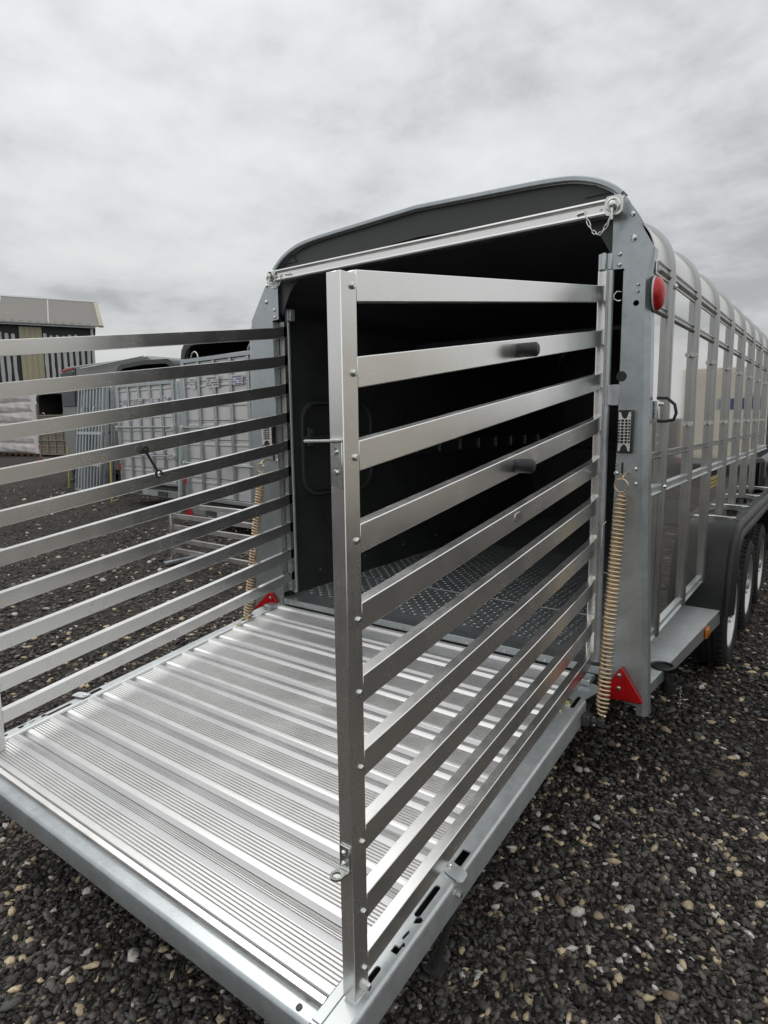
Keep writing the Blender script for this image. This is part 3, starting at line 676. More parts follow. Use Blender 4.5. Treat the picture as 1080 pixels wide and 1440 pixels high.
# ------------------------------------------------------------------ ramp
RS, RC = 0.115, -0.045
def RZ(y): return RC+RS*y
def RXY(u, v, w): return (u, v, RZ(v)+w)
def build_ramp():
    holes = [rounded(0.781,0.797,-1.222,-1.122,0.0075,3), rounded(0.783,0.797,-1.450,-1.362,0.0065,3), [(0.783,-1.045),(0.806,-1.045),(0.806,-0.992),(0.783,-0.992)],
             [(0.789,-1.322),(0.806,-1.322),(0.806,-1.300),(0.810,-1.298),(0.806,-1.290),(0.801,-1.290),(0.801,-1.304),(0.789,-1.304)], [(0.792,-1.284),(0.798,-1.284),(0.800,-1.264),(0.796,-1.258),(0.793,-1.266)], [(0.794,-1.240)]+[(0.800+0.009*math.cos(t),-1.226+0.009*math.sin(t)) for t in np.linspace(-0.8,3.6,8)]+[(0.792,-1.232)],
             rounded(0.784,0.800,-0.235,-0.150,0.006,3), rounded(0.752,0.764,-0.33,-0.25,0.004,2)]
    frame = None
    for s in (1, -1):
        def X(x): return x if s > 0 else -(x+0.135)
        top = [(X(x), y) for x, y in [(0.742,-1.526),(0.812,-1.526),(0.812,-0.165),(0.835,-0.10),(0.835,-0.05),(0.742,-0.03)]]
        m = MB(); m.prism(top, RXY, -0.004, 0.0, holes=[[(X(a), b) for a, b in h] for h in holes])
        # rolled outer edge and side web
        ye = [(-1.526, 0.0), (-0.165, 0.0)]
        prof = [(0.812,0.0),(0.8165,-0.0012),(0.820,-0.0045),(0.821,-0.010),(0.821,-0.070),(0.817,-0.070),(0.817,-0.010),(0.812,-0.0045)]
        vs = [(X(x), y, RZ(y)+z) for y, _ in ye for x, z in prof]; k = len(prof)
        m.add(vs, [(j,(j+1) % k,k+(j+1) % k,k+j) for j in range(k)]+[tuple(range(k)), tuple(range(2*k-1,k-1,-1))])
        # inner web down to the planks
        m.hexa([(X(a), y, RZ(y)+z) for z in (-0.065,-0.0045) for a, y in ((0.742,-1.526),(0.746,-1.526),(0.746,-0.05),(0.742,-0.05))])
        o = m.build('ramp' if s > 0 else 'side_channel', GALVL, T if s > 0 else frame, ang=40)
        if s > 0: frame = o
        m = MB(); m.prism([(X(x), y) for x, y in [(0.743,-1.520),(0.766,-1.520),(0.766,-0.06),(0.743,-0.06)]], RXY, 0.0008, 0.003); m.build('channel_lip', GALVL, frame, bevel=0.001)
        # sliding latch tab with a bolt
        m = MB(); m.prism([(X(p[0]), p[1]) for p in rounded(0.774,0.838,-1.088,-1.052,0.010,4)], lambda u,v,w: (u, v-(abs(u)-abs(X(0.80)))*0.28, RZ(v)+w), 0.004, 0.0085); tab = m.build('latch_tab', GALVL, frame, bevel=0.0012)
        m = MB(); m.torus((X(0.786),-1.068,RZ(-1.068)+0.0085),(0,0,1),0.006,0.0016,14,5); m.tube([(X(0.822),-1.09,RZ(-1.09)-0.030),(X(0.834),-1.09,RZ(-1.09)-0.030)],0.008,8); m.build('tab_bolt', ZINC, tab)
        # hinge straps, bolts at the sill
        m = MB(); m.box(*sorted((X(0.745),X(0.80))),-0.075,-0.012,-0.052,-0.028); m.cyl((X(0.742),-0.010,-0.040),(X(0.80),-0.010,-0.040),0.013,12); m.build('ramp_hinge', GALV, frame, bevel=0.004)
        m = MB(); m.tube([(X(0.772),-0.21,RZ(-0.21)),(X(0.772),-0.21,RZ(-0.21)+0.012)],0.011,6); m.tube([(X(0.757),-0.29,RZ(-0.29)-0.01),(X(0.757),-0.29,RZ(-0.29)+0.009)],0.008,6); m.tube([(X(0.763),-0.27,RZ(-0.27)-0.01),(X(0.763),-0.27,RZ(-0.27)+0.007)],0.008,6); m.build('hinge_nuts', metal('yellow_passivated', (0.72,0.66,0.30), 0.28, None, var=0.2, blotch=50), frame)
        # folding leg under the ramp
        m = MB(); m.tube([(X(0.800),-1.06,RZ(-1.06)-0.03),(X(0.795),-1.055,RZ(-1.06)-0.10),(X(0.705),-0.997,-0.533)],0.010,8); m.box(*sorted((X(0.680),X(0.730))),-1.022,-0.972,-0.545,-0.533); m.build('ramp_leg', DARKST, frame)
        # spring arm
        sx = 0.885 if s > 0 else -0.925
        m = MB(); m.box(*sorted((X(0.822),X(0.850))),-0.222,-0.178,-0.135,-0.098); m.cyl((X(0.850),-0.20,-0.116),(sx+s*0.012,-0.20,-0.116),0.010,12); m.tube([(sx-s*0.002,-0.20,-0.128),(sx,-0.20,-0.100)],0.014,10); m.build('spring_arm', DARKST, frame, bevel=0.003)
    # front rail
    m = MB(); y0, y1 = -1.526, -1.486
    m.prism([(y0,-0.075),(y0,-0.022),(y0+0.004,-0.017),(y0+0.010,-0.015),(y1,-0.015),(y1,-0.020),(y0+0.012,-0.020),(y0+0.005,-0.026),(y0+0.005,-0.075)], lambda u,v,w:(w,u,RZ(u)+v), -0.953, 0.741, )
    m.build('front_rail', GALV, frame, ang=40)
    m = MB(); m.prism(rounded(0.690,0.702,-1.514,-1.500,0.005,3), RXY, -0.0146, -0.0130); m.build('drain_plug', BLACKP, frame)
    # tread planks
    P = 0.1497; G0, NG, PG = 0.030, 7, 0.0098
    prof = [(0.0015,-0.024),(0.0015,-0.013),(0.003,-0.011),(0.010,-0.001),(0.013,0.0)]
    for i in range(NG):
        t = G0+i*PG; prof += [(t-0.0021,0.0),(t-0.0013,-0.0045),(t+0.0013,-0.0045),(t+0.0021,0.0)]
    prof += [(0.0935,0.0),(0.099,0.0032),(0.1045,0.0066)]
    for t in (0.1080, 0.1135, 0.1190): prof += [(t-0.0018,0.0082),(t-0.0010,0.0040),(t+0.0010,0.0040),(t+0.0018,0.0082)]
    prof += [(0.1235,0.0080),(0.1255,0.0074),(0.1400,-0.0040),(0.1450,-0.0090),(0.1482,-0.0130),(0.1482,-0.024)]
    def plank(k):
        y0 = -1.4744+k*P; xl, xr = -0.884, 0.741
        m = MB(); m.prism([(t, h) for t, h in prof], lambda u,v,w: (w+(0.006 if w < 0 else -0.006)*max(0, v)*100*0.3, y0+u, RZ(y0+u)+v+0.001), xl, xr)
        return m
    p0 = plank(0).build('tread_plank', TREAD, frame, ang=25)
    for k in range(1, 10): dup(p0, frame, (0, k*P, RS*k*P))
    # bright front nosing of the last plank
    m = MB(); y0 = -1.4744
    m.prism([(-0.012,-0.030),(-0.016,-0.024),(-0.016,-0.006),(-0.012,0.001),(0.0008,0.003),(0.0008,-0.0005),(-0.010,-0.003),(-0.012,-0.008),(-0.010,-0.026)], lambda u,v,w:(w,y0+u,RZ(y0+u)+v), -0.884, 0.741); m.build('plank_nosing', ALU_X, frame, ang=30)
    # side cappings
    for a, b_ in ((-0.896,-0.8845),):
        m = MB(); m.prism([(a,-1.47),(b_,-1.47),(b_,-0.02),(a,-0.02)], RXY, -0.02, 0.006); m.build('side_capping', TREAD, frame, bevel=0.002)
    # underside sheet so nothing shows through the slots
    m = MB(); m.prism([(-0.95,-1.49),(0.815,-1.49),(0.815,-0.08),(-0.95,-0.08)], RXY, -0.066, -0.058); m.build('ramp_underside', DARKST, frame)
    return frame
build_ramp()

def build_springs():
    for s in (1, -1):
        top = Vector((0.883,-0.058,0.672)) if s > 0 else Vector((-0.925,-0.058,0.672)); bot = Vector((0.887,-0.200,-0.088)) if s > 0 else Vector((-0.925,-0.200,-0.088))
        d = (bot-top); L = d.length; d.normalize(); u = d.cross(Vector((0,1,0))).normalized(); w = u.cross(d)
        n = 53; k = 16; pts = []
        for i in range(n*k+1):
            t = i/(n*k); r = 0.0188*(0.55+0.45*min(1, min(t, 1-t)*22)); a = 2*math.pi*i/k
            pts.append(top+d*(L*t)+u*(r*math.cos(a))+w*(r*math.sin(a)))
        m = MB(); m.tube(pts, 0.0045, 6)
        sp = m.build('ramp_spring', SPRINGM, T, ang=80)
        m = MB(); m.torus(top+Vector((0,-0.002,0.026)),(0.15*s,1,0),0.0235,0.0034,22,7); m.tube([top+Vector((0,0.0,0.052)),top+Vector((0.003,0.02,0.064)),top+Vector((0.003,0.060,0.068))],0.005,8); m.build('spring_hook', SPRINGM, sp, ang=60)
        m = MB(); m.tube([bot+Vector((0.014*s,-0.012,0.006)),bot+Vector((0.004*s,-0.006,-0.008)),bot+Vector((-0.004*s,0,-0.022)),bot+Vector((0,0,-0.030))],0.004,7); m.build('spring_hook', SPRINGM, sp, ang=60)
build_springs()

# ------------------------------------------------------------------ step, mudguard, wheels
def build_running_gear():
    zs = -0.05
    m = MB(); m.prism([(0.84,0.058),(0.978,0.058),(1.044,1.23),(0.84,1.23)], XY, zs-0.004, zs); step = m.build('side_step', galv('galvanised_step_plate', (0.74,0.77,0.77), 0.40, 0.30), T)
    vs = [(0.978,0.058,zs-0.001),(1.044,1.23,zs-0.001),(1.044,1.23,zs-0.075),(0.978,0.058,zs-0.040)]
    MB().add(vs+[(x-0.004,y,z) for x,y,z in vs], [(0,1,2,3),(7,6,5,4),(0,4,5,1),(1,5,6,2),(2,6,7,3),(3,7,4,0)]).build('step_lip', GALV, step)
    lx = 0.978+0.066*(0.93-0.058)/1.172
    am = MB().box(lx+0.0005,lx+0.013,0.895,0.965,-0.108,-0.062).build('side_marker', AMBER, step, bevel=0.004, seg=2)
    MB().box(lx+0.0135,lx+0.016,0.905,0.955,-0.100,-0.070).build('marker_lens', AMBER, am, bevel=0.001)
    c = (0.978,0.27,zs+0.004); m = MB(); m.torus(c,(0,0,1),0.040,0.0060,26,8); m.prism(circle(c[0],c[1],0.037,22), XY, zs+0.0006, zs+0.0022); m.lathe([(0.0,0.026),(-0.08,0.026),(-0.09,0.022)],(1.004,0.275,zs-0.01),'z',18); m.torus((1.018,0.262,-0.090),(0.6,-1,0.1),0.020,0.006,22,8); cup = m.build('rubber_cup', BLACKP, step, ang=60)
    chain([(1.043,0.30,-0.13-0.013*i) for i in range(7)], 'cup_chain', cup, 0.006, 0.0016)
    # wire loop hooked in front of the inner right corner and black D handle on the jamb
    m = MB(); m.tube([(0.822,-0.012,0.56),(0.812,-0.018,0.545),(0.810,-0.018,0.40),(0.812,-0.018,0.375),(0.838,-0.012,0.368)],0.0026,6); m.build('wire_hook', ZINC, T)
    m = MB(); m.tube([(0.950,0.10,1.000),(0.985,0.10,0.998),(1.010,0.10,0.975),(1.016,0.10,0.945),(1.008,0.10,0.922),(0.985,0.10,0.918),(0.955,0.10,0.918)],0.0055,8); hd = m.build('rope_handle', BLACKP, T, ang=60)
    m = MB(); m.box(0.936,0.962,0.07,0.10,0.925,0.990); m.cyl((0.955,0.092,0.978),(0.975,0.092,0.978),0.008,10); m.build('handle_bracket', ZINC, hd, bevel=0.002)
    # knobs on the bows
    k0 = None
    for k in range(1, 8):
        for z in (0.902, 1.195):
            if k0 is None:
                m = MB(); y = BOWS[1]-0.024; m.tube([(0.952,y,z),(0.952,y-0.010,z),(0.952,y-0.012,z),(0.952,y-0.024,z),(0.952,y-0.027,z)],[0.010,0.010,0.006,0.006,0.011],12); k0 = m.build('bow_knob', WHITEP, T)
            else: dup(k0, T, (0, BOWS[k]-BOWS[1], z-0.902))
    m = MB(); y = BOWS[0]; m.tube([(0.958,y-0.01,1.40),(0.967,y-0.01,1.40),(0.972,y-0.01,1.40)],[0.010,0.010,0.004],12); m.tube([(0.958,y-0.012,0.672),(0.968,y-0.012,0.672)],[0.010,0.006],10); m.cyl((0.93,0.09,0.668),(0.93,y-0.04,0.672),0.006,8)
    m.tube([(0.932,y-0.05,0.868),(0.940,y-0.075,0.868)],0.005,6); m.tube([(0.932,y-0.05,0.838),(0.940,y-0.075,0.838)],0.005,6); m.build('bow_bolts', ZINC, T, kind='stuff')
    # mudguard
    path = [(1.215,-0.075),(1.222,0.02),(1.245,0.13),(1.285,0.23),(1.335,0.300),(1.40,0.345),(1.48,0.364),(1.55,0.366),(3.60,0.366),(3.72,0.34),(3.82,0.25),(3.87,0.12),(3.89,-0.06)]
    nr = []
    for i in range(len(path)):
        a = path[max(i-1,0)]; b_ = path[min(i+1,len(path)-1)]; d = Vector((b_[0]-a[0], b_[1]-a[1])).normalized(); nr.append((-d.y, d.x))
    prof = [(0.86,0.0),(1.055,0.0),(1.060,0.006),(1.072,0.010),(1.084,0.004),(1.092,-0.012),(1.094,-0.032),(1.090,-0.036),(1.098,-0.044),(1.102,-0.070),(1.096,-0.070),(1.086,-0.040),(1.086,-0.020),(1.070,-0.004),(1.050,-0.006),(0.86,-0.006)]
    # the flat top is separate, so drop the inner strip there
    m = MB(); k = len(prof)
    def ring(p, n, pf): return [(x, p[0]+n[0]*o, p[1]+n[1]*o) for x, o in pf]
    A = list(range(0, 8)); B = list(range(8, 13))
    for seg_ in (A, B):
        vs = []
        for i in seg_: vs += ring(path[i], nr[i], prof)
        m.add(vs, [(i*k+j, i*k+(j+1) % k, (i+1)*k+(j+1) % k, (i+1)*k+j) for i in range(len(seg_)-1) for j in range(k)]+[tuple(range(k)), tuple((len(seg_)-1)*k+j for j in range(k))])
    pf2 = prof[1:15]; pf2 = [(1.0501, 0.0)]+pf2[1:13]+[(1.0501,-0.006)]; k2 = len(pf2)
    vs = ring(path[7], (0,1), pf2)+ring(path[8], (0,1), pf2)
    m.add(vs, [(j,(j+1) % k2,k2+(j+1) % k2,k2+j) for j in range(k2)])
    holes = [[(0.966+0.062*math.cos(t), yc+0.175*math.sin(t)) for t in np.linspace(0, 2*math.pi, 22)[:-1]] for yc in (1.86,2.52,3.18)]
    m.prism([(0.86,1.551),(1.050,1.551),(1.050,3.599),(0.86,3.599)], XY, 0.360, 0.366, holes=holes)
    fender = m.build('mudguard', FENDER, T, ang=45)
    for y in (1.60,2.14,2.78,3.40): MB().cyl((0.915,y,0.382),(1.045,y,0.376),0.006,8).box(1.01,1.03,y-0.008,y+0.008,0.3665,0.373).build('guard_rod', ZINC, fender)
    MB().cyl((0.926,1.60,0.381),(0.926,3.40,0.381),0.004,8).build('guard_rod', ZINC, fender)
    # wheels
    w0 = None
    for s in (1, -1):
        for y in (1.83, 2.60, 3.35):
            if s > 0 and w0 is None:
                c = (0.84, y, -0.223); R = 0.320
                m = MB(); m.lathe([(0.015,0.200),(0.0,0.225),(0.004,0.285),(0.020,0.305),(0.040,0.314),(0.062,0.316),(0.064,0.309),(0.069,0.309),(0.071,0.319),(0.095,0.320),(0.097,0.312),(0.102,0.312),(0.104,0.320),(0.128,0.319),(0.130,0.310),(0.135,0.310),(0.137,0.317),(0.160,0.314),(0.180,0.303),(0.194,0.280),(0.198,0.240),(0.190,0.215),(0.180,0.200)], c, 'x', 48)
                # shoulder tread blocks
                for i in range(44):
                    t = 2*math.pi*i/44
                    for xo, r1 in ((0.168,0.3125),(0.030,0.3125)):
                        cc = Vector((c[0]+xo, c[1]+r1*math.cos(t), c[2]+r1*math.sin(t))); rad = Vector((0,math.cos(t),math.sin(t))); tan = Vector((0,-math.sin(t),math.cos(t)))
                        m.hexa([cc+Vector((dx,0,0))+tan*dt+rad*dr for dr in (-0.010,0.0045) for dx, dt in ((-0.016,-0.011),(0.016,-0.013),(0.012,0.009),(-0.016,0.009))])
                w0 = m.build('tyre', RUBBER, T, ang=30)
                m = MB(); m.lathe([(0.176,0.204),(0.184,0.210),(0.189,0.206),(0.186,0.196),(0.160,0.185),(0.135,0.180),(0.135,0.172),(0.158,0.176)], c, 'x', 40)
                hl = [circle(c[1]+0.128*math.cos(a), c[2]+0.128*math.sin(a), 0.021, 12) for a in [2*math.pi*i/10 for i in range(10)]]
                m.prism(circle(c[1], c[2], 0.176, 40), YZ, c[0]+0.140, c[0]+0.150, holes=hl+[circle(c[1], c[2], 0.034, 16)])
                m.lathe([(0.150,0.100),(0.162,0.085),(0.164,0.050),(0.150,0.040)], c, 'x', 28)
                for i in range(5):
                    a = 2*math.pi*i/5; m.cyl((c[0]+0.150,c[1]+0.066*math.cos(a),c[2]+0.066*math.sin(a)),(c[0]+0.182,c[1]+0.066*math.cos(a),c[2]+0.066*math.sin(a)),0.009,6)
                m.lathe([(0.10,0.0),(0.15,0.036),(0.185,0.034),(0.192,0.026),(0.192,0.0)], c, 'x', 18)
                m.build('rim', metal('painted_wheel_silver', (0.62,0.62,0.61), 0.38, None, metallic=0.7, var=0.05), w0, ang=35)
            else:
                t = dup(w0, T, (0 if s > 0 else -1.878, y-1.83, 0))
                for ch in list(w0.children):
                    c2 = ch.copy(); COL.objects.link(c2); c2.parent = t
    # left mudguard, plain
    m = MB(); m.prism([(p[0],p[1]) for p in path]+[(p[0],p[1]-0.008) for p in reversed(path)], lambda u,v,w:(w,u,v), -1.10, -0.945); m.build('mudguard', FENDER, T)
build_running_gear()

# ================================================================== BACKGROUND
def local(root, ang, loc):
    root.location = loc; root.rotation_euler = (0, 0, ang)
ROOFDK = paint('dark_grp_roof', (0.035, 0.037, 0.037), 0.35)
def stock_trailer(loc, ang, W_, Hd, Hr, L_, label, metalmat, ribmat, rows=7, cols=5, sticker=True, group='cattle trailers parked in a row with their ramps up', tall=False, name='cattle_trailer'):
    """rear-on livestock trailer with a closed ribbed ramp; local x across, y forwards, z up from the ground"""
    r = empty(name, label, 'livestock trailer', group); h = W_/2; z0 = 0.36
    B = dict(dz=0)
    # body shell with rounded roof
    prof = [(-h,z0),(-h,Hr-0.28),(-h+0.03,Hr-0.15),(-h+0.10,Hr-0.07),(-h+0.22,Hr-0.025),(0,Hr),(h-0.22,Hr-0.025),(h-0.10,Hr-0.07),(h-0.03,Hr-0.15),(h,Hr-0.28),(h,z0)]
    inn = [(x*0.975, z-0.02 if z > 1 else z) for x, z in prof]
    m = MB(); k = len(prof); vs = [(x, y, z) for y in (0.0, L_) for x, z in prof]+[(x, y, z) for y in (0.0, L_-0.03) for x, z in inn]
    fs = []
    for i in range(k-1): fs += [(i,i+1,k+i+1,k+i),(2*k+i,3*k+i,3*k+i+1,2*k+i+1),(i,2*k+i,2*k+i+1,i+1)]
    fs += [tuple(range(k,2*k)), tuple(range(3*k,4*k)), (0,k,2*k-1,k-1), (0,k-1,3*k-1,2*k)]
    m.add(vs, fs).build('body_shell', metalmat, r, ang=40, **B)
    inn2 = [(x*0.985, z-0.012) for x, z in inn]
    m = MB(); vs = [(x, y, z) for y in (0.06, L_-0.05) for x, z in inn2]
    fs = [(i,i+1,k+i+1,k+i) for i in range(k-1)]+[tuple(range(k,2*k)), (0,k-1,2*k-1,k)]
    m.add(vs, fs).build('lining', INNER, r, ang=40, **B)
    m = MB(); rp = prof[1:-1]; kk = len(rp); vs = [(x*(1.006 if o else 1.0), y, z+(0.012 if o else 0.0)) for y in (0.0, L_) for o in (1, 0) for x, z in rp]
    fs = []
    for i in range(kk-1): fs += [(i,i+1,2*kk+i+1,2*kk+i),(i,kk+i,kk+i+1,i+1)]
    m.add(vs, fs).build('roof', ROOFDK, r, ang=40, **B)
    for i in range(1, 5):
        y = i*L_/5
        MB().box(h-0.005,h+0.028,y-0.03,y+0.03,z0,Hr-0.25).build('side_rib', ribmat, r, **B)
    rimo = [(x*1.012, z+0.014) for x, z in prof if z > 1.4]; rimi = [(x*0.93, z-0.06) for x, z in prof if z > 1.4]
    MB().prism(rimo+rimi[::-1], XZ, -0.018, -0.001).build('roof_rim', ROOFDK, r, smooth=False, **B)
    # ramp door: horizontal planks behind upright ribs
    zb, zt = 0.40, Hd; ph = (zt-zb)/rows; door = MB()
    for a, b_ in ((-h+0.03,-h+0.10),(h-0.10,h-0.03)): door.box(a,b_,-0.055,0.0,zb,zt)
    door.box(-h+0.101,h-0.101,-0.05,0.0,zt-0.055,zt); door.box(-h+0.101,h-0.101,-0.05,0.0,zb,zb+0.05)
    dr = door.build('ramp_door', ribmat, r, bevel=0.004, **B)
    for i in range(rows):
        za, zc = zb+0.052+i*(zt-zb-0.11)/rows, zb+0.052+(i+1)*(zt-zb-0.11)/rows
        m = MB(); m.prism([(0.0,za+0.004),(-0.014,za+0.006),(-0.016,zc-0.085),(-0.027,zc-0.068),(-0.027,zc-0.046),(-0.012,zc-0.040),(-0.012,zc-0.022),(-0.024,zc-0.016),(-0.024,zc-0.006),(0.0,zc-0.003)], lambda u,v,w:(w,u,v), -h+0.102, h-0.102)
        m.build('plank', metalmat, dr, smooth=False, **B)
    for i in range(1, cols):
        x = -h+0.065+(W_-0.13)*i/cols; MB().box(x-0.028,x+0.028,-0.048,-0.0275,zb+0.051,zt-0.056).build('upright_rib', ribmat, dr, bevel=0.003, **B)
        for j in range(rows):
            pass
    for sx in (-1, 1):
        x = sx*(h+0.005); MB().box(x-0.045,x+0.045,-0.03,0.03,0.25,Hr-0.40).build('corner_post', ribmat, r, bevel=0.003, **B)
        MB().prism([(x-sx*0.05-0.075,0.16),(x-sx*0.05+0.075,0.16),(x-sx*0.05,0.29)], XZ, -0.06, -0.035).build('reflector_triangle', RED, r, **B)
        MB().box(x-0.038,x+0.038,-0.05,-0.031,0.62,0.74).build('tail_lamp', RED, r, bevel=0.004, **B)
        m = MB(); m.tube([(sx*(h-0.35)+0.085*math.cos(t), -0.02, zt+0.0+0.085*math.sin(t)) for t in np.linspace(-0.4, math.pi*0.95, 12)], 0.012, 8); m.build('spring_hook', ZINC, r, ang=60, **B)
    MB().cyl((-h+0.02,-0.085,1.42),(h-0.02,-0.085,1.42),0.014,10).build('latch_bar', ribmat, r, **B)
    MB().cyl((-h+0.02,-0.085,0.92),(h-0.02,-0.085,0.92),0.014,10).build('latch_bar', ribmat, r, **B)
    for x in (-h+0.05, h-0.05):
        for z in (1.42, 0.92): MB().box(x-0.02,x+0.02,-0.11,-0.0485,z-0.06,z+0.03).build('latch_bracket', ZINC, r, bevel=0.003, **B)
    MB().box(-h,h,-0.02,0.06,0.18,0.30).build('rear_beam', ribmat, r, bevel=0.004, **B)
    MB().box(-0.55,0.55,-0.035,-0.0205,0.20,0.28).build('light_board', DARKST, r, **B)
    MB().box(-0.26,0.26,-0.040,-0.0355,0.195,0.285).build('number_plate', STICK if not sticker else GALVL, r, **B)
    if sticker:
        for i, (x, w, hh) in enumerate(((-h+0.32,0.13,0.14),(-h+0.78,0.30,0.15),(-h+1.32,0.26,0.13),(h-0.28,0.16,0.16))):
            z = zt-0.34
            st = MB().box(x-w/2,x+w/2,-0.0535,-0.0495,z-hh/2,z+hh/2).build('sticker', STICK, dr, **B)
            m = MB()
            for q_ in range(4 if i else 3):
                zz = z+hh/2-0.028-q_*0.03; n = max(3, int(w/0.03))
                for c_ in range(n):
                    if RNG.uniform() < 0.8: m.box(x-w/2+0.012+c_*(w-0.02)/n, x-w/2+0.012+(c_+0.72)*(w-0.02)/n, -0.0545,-0.0536,zz-0.008,zz+0.009)
            m.build('sticker_print', BLUEP if i != 1 else BLACKP, st, kind='stuff', **B)
    MB().box(-h+0.05,h-0.05,0.06,L_,0.26,0.355).build('chassis', DARKST, r, **B)
    for sx in (-1, 1):
        for yy in (L_*0.46, L_*0.46+0.74):
            c = (sx*(h+0.02)-(0.0 if sx > 0 else 0.16), yy, 0.31)
            m = MB(); m.lathe([(0.0,0.18),(0.0,0.27),(0.02,0.31),(0.14,0.31),(0.16,0.27),(0.16,0.18)], c, 'x', 24); ty = m.build('tyre', RUBBER, r, **B)
            m = MB(); m.lathe([(0.02,0.0),(0.02,0.18),(0.15,0.18),(0.15,0.15),(0.12,0.12),(0.14,0.0)], c, 'x', 20); m.build('rim', ZINC, ty, **B)
        m = MB(); a, b_ = sorted((sx*(h-0.01), sx*(h+0.22))); m.box(a,b_,L_*0.46-0.42,L_*0.46+1.16,0.66,0.69); m.box(a,b_,L_*0.46-0.45,L_*0.46-0.42,0.36,0.69); m.box(a,b_,L_*0.46+1.16,L_*0.46+1.19,0.36,0.69); m.build('mudguard', FENDER, r, bevel=0.02, seg=2, **B)
    m = MB(); m.beam((0,L_,0.40),(0,L_+1.1,0.42),0.09,0.09); m.cyl((0,L_+0.9,0.05),(0,L_+0.9,0.6),0.025,10); m.build('drawbar', GALV, r, **B)
    local(r, ang, loc); return r
DULL = metal('dull_aluminium_sheet', (0.78, 0.765, 0.75), 0.40, 'x', metallic=0.55, var=0.08)
stock_trailer((-5.12, 3.22, 0), math.radians(-5), 1.98, 2.36, 2.62, 4.2, 'second silver cattle trailer with its ribbed ramp closed, right behind the open left gate', DULL, GALV, rows=7, cols=5)
stock_trailer((-8.62, 4.35, 0), math.radians(-3), 1.96, 2.20, 2.58, 4.2, 'silver cattle trailer with closed ribbed ramp, between the stacked hurdles and the nearer closed trailer', DULL, GALV, rows=7, cols=5)
stock_trailer((-21.6, 9.1, 0), math.radians(8), 1.9, 1.85, 2.65, 3.8, 'small mud-stained trailer with a brown ribbed ramp beside the white wrapped bales', BROWNT, BROWNT, rows=6, cols=4, sticker=False)

def box_trailer():
    r = empty('horse_trailer', 'plain grey box trailer with a black window, behind the stacked hurdles', 'trailer')
    B = dict(dz=0)
    body = MB(); body.prism([(-15.25,0.36),(-15.25,2.55),(-15.13,2.90),(-14.9,2.96),(-11.3,3.0),(-11.15,2.9),(-11.1,0.36)], lambda u,v,w:(u,w,v), 6.2, 8.0)
    b = body.build('body', GREYB, r, bevel=0.03, seg=2, **B)
    MB().box(-15.18,-14.52,6.175,6.199,1.95,2.82).build('window', BLACKG, r, bevel=0.01, **B)
    MB().prism([(-15.14,2.845),(-14.5,2.89),(-14.5,2.93),(-15.12,2.885)], XZ, 6.17, 6.198).build('red_trim', RED, r, **B)
    MB().box(-14.47,-14.42,6.18,6.199,0.4,2.9).build('seam_trim', DARKST, r, **B)
    MB().box(-15.1,-14.55,6.185,6.199,0.55,1.80).build('access_door', GREYB, r, bevel=0.008, **B)
    MB().box(-14.95,-14.85,6.168,6.184,1.55,1.66).build('door_handle', BLACKP, r, bevel=0.004, **B)
    MB().box(-15.02,-14.94,6.172,6.184,1.33,1.40).build('door_sticker', STICK, r, **B)
    m = MB(); m.cyl((-14.0,6.1,2.86),(-11.3,6.1,2.98),0.02,8); m.build('awning_rail', GALVL, r, **B)
    for x in (-13.4,-12.6):
        m = MB(); m.lathe([(0.0,0.18),(0.0,0.27),(0.02,0.31),(0.16,0.31),(0.18,0.27),(0.18,0.18)], (x,6.24,0.31), 'y', 24); ty = m.build('tyre', RUBBER, r, **B)
        m = MB(); m.lathe([(0.02,0.0),(0.02,0.18),(0.10,0.18),(0.10,0.0)], (x,6.22,0.31), 'y', 20); m.build('rim', ZINC, ty, **B)
    MB().box(-15.2,-11.2,6.3,7.9,0.26,0.355).build('chassis', DARKST, r, **B)
    m = MB(); m.cyl((-15.0,6.25,0.0),(-15.0,6.25,0.5),0.05,10); m.box(-15.14,-14.86,6.12,6.38,0.0,0.03); m.lathe([(-0.05,0.0),(-0.05,0.09),(0.05,0.09),(0.05,0.0)],(-14.7,6.2,0.10),'x',14); m.build('prop_stand', DARKST, r, **B)
    MB().beam((-15.2,7.1,0.40),(-16.3,7.1,0.45),0.08,0.08).build('drawbar', GALV, r, **B)
box_trailer()

